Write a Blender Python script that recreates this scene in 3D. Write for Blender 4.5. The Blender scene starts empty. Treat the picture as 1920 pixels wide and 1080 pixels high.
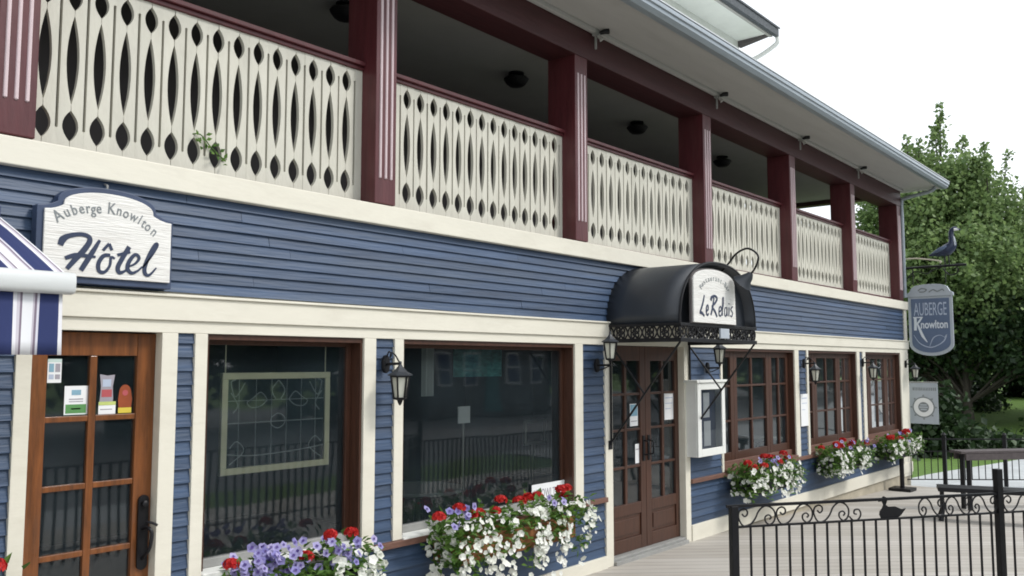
import bpy, bmesh, math, random
import numpy as np
from mathutils import Vector, Matrix

rnd = random.Random(7)
C = bpy.context.scene.collection
PI = math.pi
R = math.radians

# ------------------------------------------------------------------ camera
F_PX, PITCH, YAW = 1650.0, math.atan(140 / 1650), R(40.0)
cam_d = bpy.data.cameras.new("camera")
cam = bpy.data.objects.new("camera", cam_d)
C.objects.link(cam)
cam_d.sensor_width = 36.0
cam_d.lens = 36.0 * F_PX / 1920
cam_d.clip_start, cam_d.clip_end = 0.05, 600
cam.location = (0, -4.7, 1.93)
fw = Vector((math.cos(YAW) * math.cos(PITCH), math.sin(YAW) * math.cos(PITCH), math.sin(PITCH)))
cam.rotation_euler = fw.to_track_quat('-Z', 'Y').to_euler()
bpy.context.scene.camera = cam

# ------------------------------------------------------------------ sky and sun
SUN_TO = Vector((0.55, -1.0, 1.15)).normalized()
w = bpy.data.worlds.new("World")
bpy.context.scene.world = w
w.use_nodes = True
nt = w.node_tree
nt.nodes.clear()
sky = nt.nodes.new('ShaderNodeTexSky')
sky.sky_type = 'NISHITA'
sky.sun_disc = False
sky.sun_elevation = math.asin(SUN_TO.z)
sky.sun_rotation = math.atan2(SUN_TO.x, SUN_TO.y)
tc = nt.nodes.new('ShaderNodeTexCoord')
noi = nt.nodes.new('ShaderNodeTexNoise')
noi.inputs['Scale'].default_value = 1.6
noi.inputs['Detail'].default_value = 4
ramp = nt.nodes.new('ShaderNodeMapRange')
ramp.inputs['From Min'].default_value = 0.3
ramp.inputs['From Max'].default_value = 0.7
ramp.inputs['To Min'].default_value = 0.80
ramp.inputs['To Max'].default_value = 0.95
mixn = nt.nodes.new('ShaderNodeMix')
mixn.data_type = 'RGBA'
bg = nt.nodes.new('ShaderNodeBackground')
bg.inputs['Strength'].default_value = 0.115
wo = nt.nodes.new('ShaderNodeOutputWorld')
dotn = nt.nodes.new('ShaderNodeVectorMath')
dotn.operation = 'DOT_PRODUCT'
dotn.inputs[1].default_value = SUN_TO
glow = nt.nodes.new('ShaderNodeMapRange')
glow.inputs['From Min'].default_value = -0.5
glow.inputs['From Max'].default_value = 1.0
glow.inputs['To Min'].default_value = 0.78
glow.inputs['To Max'].default_value = 1.45
veil = nt.nodes.new('ShaderNodeVectorMath')
veil.operation = 'SCALE'
veil.inputs[0].default_value = (10.4, 10.8, 11.2)          # the veil of bright cloud, brighter towards the sun
L = nt.links.new
L(tc.outputs['Generated'], dotn.inputs[0])
L(dotn.outputs['Value'], glow.inputs['Value'])
L(glow.outputs['Result'], veil.inputs['Scale'])
L(veil.outputs[0], mixn.inputs[7])
L(tc.outputs['Generated'], noi.inputs['Vector'])
L(noi.outputs['Fac'], ramp.inputs['Value'])
L(ramp.outputs['Result'], mixn.inputs[0])
L(sky.outputs['Color'], mixn.inputs[6])
L(mixn.outputs[2], bg.inputs['Color'])
L(bg.outputs['Background'], wo.inputs['Surface'])

sun_d = bpy.data.lights.new("sun", 'SUN')
sun_d.energy = 2.0
sun_d.angle = R(12)
sun_d.color = (1.0, 0.96, 0.9)
sun = bpy.data.objects.new("sun", sun_d)
C.objects.link(sun)
sun.location = (10, -20, 25)
sun.rotation_euler = SUN_TO.to_track_quat('Z', 'Y').to_euler()

vs = bpy.context.scene.view_settings
vs.view_transform = 'Standard'
vs.look = 'None'
vs.gamma = 1.0
vs.exposure = 0.06
cy = bpy.context.scene.cycles
cy.max_bounces = 8
cy.filter_width = 1.8
cy.transparent_max_bounces = 12

# ------------------------------------------------------------------ materials
def mat(name, col, rough=0.6, var=0.12, scale=6.0, stretch=(1, 1, 1), bump=0.0, bscale=None, metal=0.0,
        spec=0.5, coat=0.0, dirt=None, dirt_amt=0.0, dirt_scale=1.3, island=0.0):
    m = bpy.data.materials.new(name)
    m.use_nodes = True
    t = m.node_tree
    b = t.nodes['Principled BSDF']
    b.inputs['Roughness'].default_value = rough
    b.inputs['Metallic'].default_value = metal
    b.inputs['Specular IOR Level'].default_value = spec
    b.inputs['Coat Weight'].default_value = coat
    co = t.nodes.new('ShaderNodeTexCoord')
    mp = t.nodes.new('ShaderNodeMapping')
    mp.inputs['Scale'].default_value = stretch
    t.links.new(co.outputs['Object'], mp.inputs['Vector'])
    n = t.nodes.new('ShaderNodeTexNoise')
    n.inputs['Scale'].default_value = scale
    n.inputs['Detail'].default_value = 5
    n.inputs['Roughness'].default_value = 0.65
    t.links.new(mp.outputs[0], n.inputs['Vector'])
    r = t.nodes.new('ShaderNodeMapRange')
    r.inputs['From Min'].default_value = 0.28
    r.inputs['From Max'].default_value = 0.72
    t.links.new(n.outputs['Fac'], r.inputs['Value'])
    mx = t.nodes.new('ShaderNodeMix')
    mx.data_type = 'RGBA'
    mx.inputs[6].default_value = (*[c * (1 - var) for c in col], 1)
    mx.inputs[7].default_value = (*[min(1, c * (1 + var)) for c in col], 1)
    t.links.new(r.outputs[0], mx.inputs[0])
    out = mx.outputs[2]
    if dirt:
        n2 = t.nodes.new('ShaderNodeTexNoise')
        n2.inputs['Scale'].default_value = dirt_scale
        n2.inputs['Detail'].default_value = 7
        n2.inputs['Roughness'].default_value = 0.7
        t.links.new(mp.outputs[0], n2.inputs['Vector'])
        r2 = t.nodes.new('ShaderNodeMapRange')
        r2.inputs['From Min'].default_value = 0.5
        r2.inputs['From Max'].default_value = 0.75
        r2.inputs['To Max'].default_value = dirt_amt
        t.links.new(n2.outputs['Fac'], r2.inputs['Value'])
        m2 = t.nodes.new('ShaderNodeMix')
        m2.data_type = 'RGBA'
        m2.inputs[7].default_value = (*dirt, 1)
        t.links.new(r2.outputs[0], m2.inputs[0])
        t.links.new(out, m2.inputs[6])
        out = m2.outputs[2]
    if island:                       # each board was painted and has faded a little differently
        gi = t.nodes.new('ShaderNodeNewGeometry')
        ri = t.nodes.new('ShaderNodeMapRange')
        ri.inputs['To Min'].default_value = 1 - island
        ri.inputs['To Max'].default_value = 1 + island
        t.links.new(gi.outputs['Random Per Island'], ri.inputs['Value'])
        sc_ = t.nodes.new('ShaderNodeVectorMath')
        sc_.operation = 'SCALE'
        t.links.new(out, sc_.inputs[0])
        t.links.new(ri.outputs[0], sc_.inputs['Scale'])
        out = sc_.outputs[0]
    t.links.new(out, b.inputs['Base Color'])
    if bump:
        n3 = t.nodes.new('ShaderNodeTexNoise')
        n3.inputs['Scale'].default_value = bscale or scale * 4
        n3.inputs['Detail'].default_value = 4
        t.links.new(mp.outputs[0], n3.inputs['Vector'])
        bp = t.nodes.new('ShaderNodeBump')
        bp.inputs['Strength'].default_value = bump
        bp.inputs['Distance'].default_value = 0.01
        t.links.new(n3.outputs['Fac'], bp.inputs['Height'])
        t.links.new(bp.outputs['Normal'], b.inputs['Normal'])
    return m

M = {}
M['cream'] = mat('cream_paint', (0.70, 0.67, 0.575), 0.55, 0.035, 2.5, (0.8, 1, 2.5), 0.15, 14, dirt=(0.46, 0.42, 0.34), dirt_amt=0.32, dirt_scale=1.8)
M['baluster'] = mat('baluster_paint', (0.575, 0.56, 0.485), 0.6, 0.06, 4, (2, 1, 0.7), 0.25, 20, dirt=(0.40, 0.38, 0.31), dirt_amt=0.4, dirt_scale=2.2, island=0.045)
M['blue'] = mat('blue_siding_paint', (0.034, 0.063, 0.122), 0.5, 0.30, 3, (0.35, 1, 5), 0.4, 12, dirt=(0.085, 0.108, 0.145), dirt_amt=0.6, dirt_scale=1.1, island=0.14)
M['maroon'] = mat('maroon_paint', (0.084, 0.017, 0.021), 0.42, 0.22, 5, (3, 3, 0.4), 0.3, 16, spec=0.5, dirt=(0.14, 0.055, 0.055), dirt_amt=0.4)
M['flute'] = mat('flute_paint', (0.62, 0.50, 0.52), 0.5, 0.06, 5)
M['beam'] = mat('beam_paint', (0.055, 0.015, 0.017), 0.5, 0.2, 5, (0.4, 3, 3), 0.3, 12)
M['soffit'] = mat('soffit_paint', (0.43, 0.42, 0.405), 0.7, 0.05, 4, (0.4, 3, 1), 0.15, 10, dirt=(0.31, 0.295, 0.28), dirt_amt=0.6, dirt_scale=2.0)
M['ceiling'] = mat('balcony_ceiling_paint', (0.37, 0.365, 0.345), 0.8, 0.06, 3)
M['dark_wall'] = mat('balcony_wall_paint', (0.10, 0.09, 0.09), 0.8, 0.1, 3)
M['alu'] = mat('gutter_metal', (0.30, 0.345, 0.385), 0.38, 0.15, 5, (0.5, 4, 4), 0, metal=0.25, dirt=(0.17, 0.19, 0.20), dirt_amt=0.7, dirt_scale=2.5)
M['shingle'] = mat('roof_shingle', (0.09, 0.10, 0.11), 0.9, 0.4, 20, (1, 1, 1), 0.6)
M['roof_metal'] = mat('roof_sheet_metal', (0.55, 0.58, 0.60), 0.45, 0.08, 3)
M['awning_bar'] = mat('awning_bar_paint', (0.58, 0.60, 0.60), 0.4, 0.08, 4, (0.6, 4, 4), dirt=(0.40, 0.41, 0.40), dirt_amt=0.4)
M['white'] = mat('white_paint', (0.76, 0.77, 0.74), 0.5, 0.04, 4, dirt=(0.5, 0.5, 0.46), dirt_amt=0.25)
M['uwall'] = mat('upper_wall_paint', (0.78, 0.80, 0.75), 0.6, 0.05, 3)
M['wood_or'] = mat('varnished_door_wood', (0.165, 0.055, 0.014), 0.35, 0.45, 7, (5, 5, 0.5), 0.15, 20, coat=0.3)
M['wood_br'] = mat('red_brown_window_wood', (0.060, 0.024, 0.014), 0.42, 0.3, 7, (5, 5, 0.5), 0.1, 20)
M['wood_rail'] = mat('brown_sill_wood', (0.15, 0.075, 0.055), 0.6, 0.25, 7, (0.5, 5, 5), 0.2, 20)
M['black'] = mat('black_iron', (0.008, 0.008, 0.010), 0.45, 0.3, 12, bump=0.15, spec=0.3)
M['canopy'] = mat('canopy_sheet', (0.024, 0.029, 0.038), 0.48, 0.2, 4, bump=0.05, bscale=5, spec=0.6)
M['navy'] = mat('navy_paint', (0.028, 0.042, 0.105), 0.45, 0.12, 5)
M['sign_border'] = mat('sign_border_blue', (0.040, 0.060, 0.115), 0.5, 0.15, 5)
M['sign_white'] = mat('sign_face_wood', (0.74, 0.73, 0.70), 0.55, 0.08, 4, (1.0, 1, 14), 0.6, 10, dirt=(0.52, 0.48, 0.44), dirt_amt=0.55, dirt_scale=3)
M['sign_grey'] = mat('sign_grey_paint', (0.40, 0.44, 0.49), 0.5, 0.06, 4)
M['sign_blue'] = mat('sign_slate_blue', (0.10, 0.14, 0.23), 0.5, 0.12, 4)
M['letter'] = mat('lettering_paint', (0.022, 0.034, 0.075), 0.45, 0.1, 6)
M['letter_grey'] = mat('lettering_grey', (0.20, 0.22, 0.23), 0.5, 0.1, 6)
M['letter_light'] = mat('lettering_light', (0.42, 0.48, 0.60), 0.5, 0.05, 6)
M['letter_white'] = mat('lettering_white', (0.66, 0.70, 0.76), 0.5, 0.05, 6)
M['paper'] = mat('paper', (0.78, 0.79, 0.80), 0.7, 0.03, 5)
M['green_card'] = mat('green_card', (0.09, 0.26, 0.08), 0.6, 0.1, 8)
M['pale_card'] = mat('pale_card', (0.55, 0.68, 0.64), 0.6, 0.05, 8)
M['red_card'] = mat('red_card', (0.42, 0.08, 0.09), 0.6, 0.1, 8)
M['grey_card'] = mat('grey_card', (0.32, 0.30, 0.34), 0.6, 0.1, 8)
M['brown_card'] = mat('brown_card', (0.28, 0.055, 0.012), 0.6, 0.2, 8)
M['yellow_card'] = mat('yellow_card', (0.66, 0.52, 0.06), 0.6, 0.1, 8)
M['blue_card'] = mat('blue_card', (0.20, 0.36, 0.46), 0.6, 0.1, 8)
M['lime_card'] = mat('lime_card', (0.50, 0.58, 0.18), 0.6, 0.1, 8)
M['concrete'] = mat('concrete', (0.40, 0.36, 0.28), 0.85, 0.18, 4, bump=0.4, dirt=(0.22, 0.2, 0.16), dirt_amt=0.5)
M['paving'] = mat('paving', (0.42, 0.44, 0.45), 0.85, 0.12, 2.5, bump=0.3, bscale=40, dirt=(0.28, 0.28, 0.28), dirt_amt=0.4)
M['asphalt'] = mat('asphalt', (0.16, 0.165, 0.17), 0.9, 0.15, 6, bump=0.4, bscale=60, dirt=(0.1, 0.1, 0.1), dirt_amt=0.4, dirt_scale=0.4)
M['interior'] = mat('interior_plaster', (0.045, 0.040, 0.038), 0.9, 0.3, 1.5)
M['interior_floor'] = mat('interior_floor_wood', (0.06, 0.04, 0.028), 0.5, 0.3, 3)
M['curtain'] = mat('pale_curtain', (0.42, 0.44, 0.43), 0.8, 0.1, 3, (8, 8, 0.3))
M['lead'] = mat('lead_came', (0.34, 0.37, 0.38), 0.5, 0.1, 8)
M['panel_glass'] = mat('leaded_glass', (0.016, 0.028, 0.032), 0.15, 0.25, 8)
M['panel_frame'] = mat('pale_frame_wood', (0.80, 0.75, 0.55), 0.5, 0.06, 5)
M['lamp_glass'] = mat('frosted_lamp_glass', (0.58, 0.58, 0.50), 0.25, 0.06, 10)
M['pot'] = mat('orange_brown_wood', (0.28, 0.115, 0.04), 0.7, 0.2, 8, (0.6, 4, 4), 0.2)
M['box_dark'] = mat('dark_box_paint', (0.020, 0.020, 0.026), 0.6, 0.2, 5)
M['cream_rod'] = mat('cream_metal', (0.58, 0.54, 0.44), 0.5, 0.06, 6)
M['goose'] = mat('goose_blue', (0.016, 0.026, 0.065), 0.45, 0.2, 12)
M['grey_metal'] = mat('grey_metal', (0.28, 0.28, 0.27), 0.5, 0.15, 8)
M['table_wood'] = mat('grey_brown_table_wood', (0.085, 0.07, 0.072), 0.7, 0.25, 5, (4, 0.6, 4), 0.3)
M['bark'] = mat('bark', (0.055, 0.046, 0.038), 0.9, 0.35, 6, (2, 2, 0.5), 0.8)
M['red_wall'] = mat('brick_red_wall', (0.10, 0.095, 0.095), 0.85, 0.3, 2)
M['teal_cloth'] = mat('teal_printed_cloth', (0.05, 0.20, 0.19), 0.8, 0.6, 9, (1, 1, 3))
M['teal'] = mat('teal_roof', (0.05, 0.17, 0.17), 0.6, 0.15, 5)

def glass_mat(name, ior=1.85, tint=(0.9, 0.95, 0.93), rough=0.03, wave=0.008, dust=0.024):
    m = bpy.data.materials.new(name)
    m.use_nodes = True
    t = m.node_tree
    t.nodes.clear()
    o = t.nodes.new('ShaderNodeOutputMaterial')
    mx = t.nodes.new('ShaderNodeMixShader')
    fr = t.nodes.new('ShaderNodeFresnel')
    fr.inputs['IOR'].default_value = ior
    tr = t.nodes.new('ShaderNodeBsdfTransparent')
    tr.inputs['Color'].default_value = (*tint, 1)
    gl = t.nodes.new('ShaderNodeBsdfGlossy')
    gl.inputs['Roughness'].default_value = rough
    n = t.nodes.new('ShaderNodeTexNoise')
    n.inputs['Scale'].default_value = 1.4
    n.inputs['Detail'].default_value = 1
    c = t.nodes.new('ShaderNodeTexCoord')
    b = t.nodes.new('ShaderNodeBump')
    b.inputs['Strength'].default_value = 0.25
    b.inputs['Distance'].default_value = wave
    t.links.new(c.outputs['Object'], n.inputs['Vector'])
    t.links.new(n.outputs['Fac'], b.inputs['Height'])
    t.links.new(b.outputs['Normal'], gl.inputs['Normal'])
    t.links.new(fr.outputs[0], mx.inputs[0])
    t.links.new(tr.outputs[0], mx.inputs[1])
    t.links.new(gl.outputs[0], mx.inputs[2])
    df = t.nodes.new('ShaderNodeBsdfDiffuse')                # a film of dust on the pane, its blue painted in as reflected sky haze
    df.inputs['Color'].default_value = (0.34, 0.50, 0.60, 1)
    nd = t.nodes.new('ShaderNodeTexNoise')
    nd.inputs['Scale'].default_value = 2.3
    nd.inputs['Detail'].default_value = 6
    rd = t.nodes.new('ShaderNodeMapRange')
    rd.inputs['From Min'].default_value = 0.3
    rd.inputs['From Max'].default_value = 0.75
    rd.inputs['To Min'].default_value = dust * 0.6
    rd.inputs['To Max'].default_value = dust * 1.5
    t.links.new(c.outputs['Object'], nd.inputs['Vector'])
    t.links.new(nd.outputs['Fac'], rd.inputs['Value'])
    m3 = t.nodes.new('ShaderNodeMixShader')
    t.links.new(rd.outputs[0], m3.inputs[0])
    t.links.new(mx.outputs[0], m3.inputs[1])
    t.links.new(df.outputs[0], m3.inputs[2])
    t.links.new(m3.outputs[0], o.inputs['Surface'])
    return m
M['glass'] = glass_mat('window_glass')
M['case_glass'] = glass_mat('case_glass', 1.45, (0.95, 0.97, 0.97))

def leaf_mat(name, c0, c1, rough=0.55, trans=0.3):
    """each leaf takes its own tone between c0 and c1"""
    m = bpy.data.materials.new(name)
    m.use_nodes = True
    t = m.node_tree
    t.nodes.clear()
    o = t.nodes.new('ShaderNodeOutputMaterial')
    g = t.nodes.new('ShaderNodeNewGeometry')
    mc = t.nodes.new('ShaderNodeMix')
    mc.data_type = 'RGBA'
    mc.inputs[6].default_value = (*c0, 1)
    mc.inputs[7].default_value = (*c1, 1)
    t.links.new(g.outputs['Random Per Island'], mc.inputs[0])
    p = t.nodes.new('ShaderNodeBsdfPrincipled')
    p.inputs['Roughness'].default_value = rough
    p.inputs['Specular IOR Level'].default_value = 0.35
    tl = t.nodes.new('ShaderNodeBsdfTranslucent')
    mx = t.nodes.new('ShaderNodeMixShader')
    mx.inputs[0].default_value = trans
    t.links.new(mc.outputs[2], p.inputs['Base Color'])
    t.links.new(mc.outputs[2], tl.inputs['Color'])
    t.links.new(p.outputs[0], mx.inputs[1])
    t.links.new(tl.outputs[0], mx.inputs[2])
    t.links.new(mx.outputs[0], o.inputs['Surface'])
    return m
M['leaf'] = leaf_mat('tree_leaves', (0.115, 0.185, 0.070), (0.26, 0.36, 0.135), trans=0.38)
M['leaf_dark'] = leaf_mat('dark_tree_leaves', (0.014, 0.034, 0.012), (0.040, 0.075, 0.026), trans=0.2)  # darker set of leaves, with shade under the trees put into the colour
M['leaf_pot'] = leaf_mat('planter_leaves', (0.05, 0.12, 0.02), (0.14, 0.25, 0.05))
M['pet_white'] = leaf_mat('white_petals', (0.72, 0.74, 0.66), (0.86, 0.86, 0.82), trans=0.2)
M['pet_purple'] = leaf_mat('lilac_petals', (0.22, 0.20, 0.48), (0.46, 0.42, 0.66), trans=0.2)
M['pet_dark'] = leaf_mat('purple_throats', (0.05, 0.03, 0.16), (0.10, 0.06, 0.25), trans=0.1)
M['pet_red'] = leaf_mat('red_petals', (0.40, 0.010, 0.012), (0.62, 0.03, 0.025), trans=0.2)
M['grass'] = mat('lawn_green', (0.085, 0.16, 0.022), 0.9, 0.3, 8, bump=0.8, bscale=60, dirt=(0.05, 0.10, 0.018), dirt_amt=0.5)

def deck_mat():
    m = bpy.data.materials.new('weathered_deck_boards')
    m.use_nodes = True
    t = m.node_tree
    b = t.nodes['Principled BSDF']
    b.inputs['Roughness'].default_value = 0.75
    N = t.nodes.new
    k = t.links.new
    co = N('ShaderNodeTexCoord')
    mp = N('ShaderNodeMapping')
    mp.inputs['Rotation'].default_value = (0, 0, R(-44))
    k(co.outputs['Object'], mp.inputs['Vector'])
    sx = N('ShaderNodeSeparateXYZ')
    k(mp.outputs[0], sx.inputs[0])
    def math_(op, a, bb=None):
        n = N('ShaderNodeMath')
        n.operation = op
        for i, v in enumerate((a, bb)):
            if v is None:
                continue
            if isinstance(v, (int, float)):
                n.inputs[i].default_value = v
            else:
                k(v, n.inputs[i])
        return n.outputs[0]
    s = math_('DIVIDE', sx.outputs['Y'], 0.14) if False else math_('DIVIDE', sx.outputs['X'], 0.14)
    idx = math_('FLOOR', s)
    fr = math_('FRACT', s)
    e = math_('MINIMUM', fr, math_('SUBTRACT', 1.0, fr))
    gap = math_('LESS_THAN', e, 0.03)
    wn = N('ShaderNodeTexWhiteNoise')
    wn.noise_dimensions = '1D'
    k(idx, wn.inputs['W'])
    st = N('ShaderNodeMapping')
    st.inputs['Scale'].default_value = (18, 0.8, 1)
    k(mp.outputs[0], st.inputs['Vector'])
    n1 = N('ShaderNodeTexNoise')
    n1.inputs['Scale'].default_value = 2
    n1.inputs['Detail'].default_value = 6
    k(st.outputs[0], n1.inputs['Vector'])
    n2 = N('ShaderNodeTexNoise')
    n2.inputs['Scale'].default_value = 0.9
    n2.inputs['Detail'].default_value = 5
    k(co.outputs['Object'], n2.inputs['Vector'])
    v = math_('ADD', math_('MULTIPLY', wn.outputs['Value'], 0.22), math_('MULTIPLY', n1.outputs['Fac'], 0.5))
    v = math_('ADD', v, math_('MULTIPLY', n2.outputs['Fac'], 0.45))
    mr = N('ShaderNodeMapRange')
    mr.inputs['From Min'].default_value = 0.3
    mr.inputs['From Max'].default_value = 0.9
    k(v, mr.inputs['Value'])
    mx = N('ShaderNodeMix')
    mx.data_type = 'RGBA'
    mx.inputs[6].default_value = (0.315, 0.285, 0.245, 1)
    mx.inputs[7].default_value = (0.535, 0.51, 0.475, 1)
    k(mr.outputs[0], mx.inputs[0])
    m2 = N('ShaderNodeMix')
    m2.data_type = 'RGBA'
    m2.inputs[7].default_value = (0.17, 0.16, 0.145, 1)
    k(gap, m2.inputs[0])
    k(mx.outputs[2], m2.inputs[6])
    k(m2.outputs[2], b.inputs['Base Color'])
    bp = N('ShaderNodeBump')
    bp.inputs['Strength'].default_value = 0.5
    bp.inputs['Distance'].default_value = 0.01
    k(math_('SUBTRACT', n1.outputs['Fac'], gap), bp.inputs['Height'])
    k(bp.outputs['Normal'], b.inputs['Normal'])
    return m
M['deck'] = deck_mat()

def stripe_mat():
    """woven awning stripes: navy, lilac line, white, lilac line along x"""
    m = bpy.data.materials.new('striped_awning_canvas')
    m.use_nodes = True
    t = m.node_tree
    b = t.nodes['Principled BSDF']
    b.inputs['Roughness'].default_value = 0.8
    co = t.nodes.new('ShaderNodeTexCoord')
    sx = t.nodes.new('ShaderNodeSeparateXYZ')
    t.links.new(co.outputs['Object'], sx.inputs[0])
    d = t.nodes.new('ShaderNodeMath')
    d.operation = 'MULTIPLY_ADD'
    d.inputs[1].default_value = -1 / 0.178
    d.inputs[2].default_value = 20.0
    t.links.new(sx.outputs['X'], d.inputs[0])
    f = t.nodes.new('ShaderNodeMath')
    f.operation = 'FRACT'
    t.links.new(d.outputs[0], f.inputs[0])
    r = t.nodes.new('ShaderNodeValToRGB')
    r.color_ramp.interpolation = 'CONSTANT'
    els = [(0.0, (0.72, 0.72, 0.76)), (0.035, (0.017, 0.029, 0.115)), (0.46, (0.62, 0.62, 0.70)), (0.51, (0.20, 0.16, 0.21)),
           (0.56, (0.50, 0.46, 0.53)), (0.60, (0.74, 0.75, 0.78)), (0.83, (0.21, 0.17, 0.22)), (0.88, (0.55, 0.52, 0.58)), (0.95, (0.72, 0.72, 0.76))]
    cr = r.color_ramp
    cr.elements[0].position, cr.elements[0].color = els[0][0], (*els[0][1], 1)
    cr.elements[1].position, cr.elements[1].color = els[1][0], (*els[1][1], 1)
    for p, c in els[2:]:
        e = cr.elements.new(p)
        e.color = (*c, 1)
    t.links.new(f.outputs[0], r.inputs[0])
    t.links.new(r.outputs[0], b.inputs['Base Color'])
    return m
M['stripe'] = stripe_mat()

# ------------------------------------------------------------------ mesh helpers
class MB:
    def __init__(s):
        s.v, s.f, s.mi = [], [], []

    def add(s, vs_, fs_, mi=0):
        o = len(s.v)
        s.v += [tuple(p) for p in vs_]
        for f in fs_:
            s.f.append([i + o for i in f])
            s.mi.append(mi)
        return s

    def box(s, x0, x1, y0, y1, z0, z1, mi=0, sx=0.0, xr=None):
        """axis box; sx adds a slope in z along x measured from xr"""
        xr = x0 if xr is None else xr
        P = [(x, y, z + sx * (x - xr)) for z in (z0, z1) for y in (y0, y1) for x in (x0, x1)]
        return s.add(P, [(0, 2, 3, 1), (4, 5, 7, 6), (0, 1, 5, 4), (2, 6, 7, 3), (0, 4, 6, 2), (1, 3, 7, 5)], mi)

    def bar(s, a, b, wdt, hgt, up=(0, 0, 1), mi=0):
        a, b = Vector(a), Vector(b)
        d = (b - a).normalized()
        u = Vector(up)
        sd = d.cross(u)
        if sd.length < 1e-5:
            sd = d.cross(Vector((1, 0, 0)))
        sd.normalize()
        u = sd.cross(d)
        P = []
        for p in (a, b):
            for i, j in ((-1, -1), (1, -1), (1, 1), (-1, 1)):
                P.append(p + sd * (i * wdt / 2) + u * (j * hgt / 2))
        return s.add(P, [(0, 1, 2, 3), (7, 6, 5, 4), (0, 4, 5, 1), (1, 5, 6, 2), (2, 6, 7, 3), (3, 7, 4, 0)], mi)

    def tube(s, pts, r, n=8, mi=0, cap=True):
        pts = [Vector(p) for p in pts]
        rr = r if isinstance(r, (list, tuple)) else [r] * len(pts)
        rings = []
        ref = None
        for i, p in enumerate(pts):
            d = (pts[min(i + 1, len(pts) - 1)] - pts[max(i - 1, 0)]).normalized()
            if ref is None:
                ref = d.orthogonal().normalized()
            ref = (ref - d * ref.dot(d))
            if ref.length < 1e-6:
                ref = d.orthogonal()
            ref.normalize()
            q = d.cross(ref)
            rings.append([p + (ref * math.cos(2 * PI * k / n) + q * math.sin(2 * PI * k / n)) * rr[i] for k in range(n)])
        V = [v for g in rings for v in g]
        Fs = []
        for i in range(len(pts) - 1):
            for k in range(n):
                a, b = i * n + k, i * n + (k + 1) % n
                Fs.append((a, b, b + n, a + n))
        if cap:
            Fs.append(tuple(range(n - 1, -1, -1)))
            Fs.append(tuple(range((len(pts) - 1) * n, len(pts) * n)))
        return s.add(V, Fs, mi)

    def lathe(s, prof, c=(0, 0, 0), n=16, mi=0, rot=0.0):
        """prof: list of (radius, z)"""
        V, Fs = [], []
        for r, z in prof:
            for k in range(n):
                a = 2 * PI * k / n + rot
                V.append((c[0] + r * math.cos(a), c[1] + r * math.sin(a), c[2] + z))
        for i in range(len(prof) - 1):
            for k in range(n):
                a, b = i * n + k, i * n + (k + 1) % n
                Fs.append((a, b, b + n, a + n))
        Fs.append(tuple(range(n - 1, -1, -1)))
        Fs.append(tuple(range((len(prof) - 1) * n, len(prof) * n)))
        return s.add(V, Fs, mi)

    def slab(s, outline, fn, mi=0):
        """closed outline (list of 2-D points) given thickness: fn(p, 0|1) -> 3-D for front and back"""
        n = len(outline)
        V = [fn(p, 0) for p in outline] + [fn(p, 1) for p in outline]
        Fs = [tuple(range(n)), tuple(range(2 * n - 1, n - 1, -1))]
        for i in range(n):
            j = (i + 1) % n
            Fs.append((i, i + n, j + n, j))
        return s.add(V, Fs, mi)

    def build(s, name, m, parent=None, bevel=0.0, smooth=False, loc=None):
        me = bpy.data.meshes.new(name)
        me.from_pydata(s.v, [], s.f)
        mats = m if isinstance(m, (list, tuple)) else [m]
        for q in mats:
            me.materials.append(M[q])
        if len(mats) > 1:
            me.polygons.foreach_set('material_index', s.mi)
        bm = bmesh.new()
        bm.from_mesh(me)
        bmesh.ops.recalc_face_normals(bm, faces=bm.faces)
        bm.to_mesh(me)
        bm.free()
        if smooth:
            me.polygons.foreach_set('use_smooth', [True] * len(me.polygons))
        me.update()
        o = bpy.data.objects.new(name, me)
        C.objects.link(o)
        if parent:
            o.parent = parent
        if loc:
            o.location = loc
        if bevel:
            b = o.modifiers.new('bevel', 'BEVEL')
            b.width = bevel
            b.segments = 2
            b.limit_method = 'ANGLE'
        if smooth:
            e = o.modifiers.new('edges', 'EDGE_SPLIT')
            e.split_angle = R(40)
        return o

def tag(o, label=None, cat=None, group=None, kind=None):
    if label:
        o['label'] = label
    if cat:
        o['category'] = cat
    if group:
        o['group'] = group
    if kind:
        o['kind'] = kind
    return o

def thing(name, label, cat, loc=(0, 0, 0), rz=0.0, group=None):
    o = bpy.data.objects.new(name, None)
    C.objects.link(o)
    o.location = loc
    o.rotation_euler = (0, 0, rz)
    o.empty_display_size = 0.2
    return tag(o, label, cat, group)

def copy_tree(o, parent=None):
    c = o.copy()
    C.objects.link(c)
    c.parent = parent
    for ch in list(o.children):
        copy_tree(ch, c)
    return c

def smooth_path(pts, n=6):
    """Catmull-Rom through the points"""
    P = [Vector(p) for p in pts]
    out = []
    for i in range(len(P) - 1):
        p0, p1, p2, p3 = P[max(i - 1, 0)], P[i], P[i + 1], P[min(i + 2, len(P) - 1)]
        for k in range(n):
            t = k / n
            out.append(0.5 * ((2 * p1) + (p2 - p0) * t + (2 * p0 - 5 * p1 + 4 * p2 - p3) * t * t + (3 * p1 - p0 - 3 * p2 + p3) * t ** 3))
    out.append(P[-1])
    return out

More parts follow.
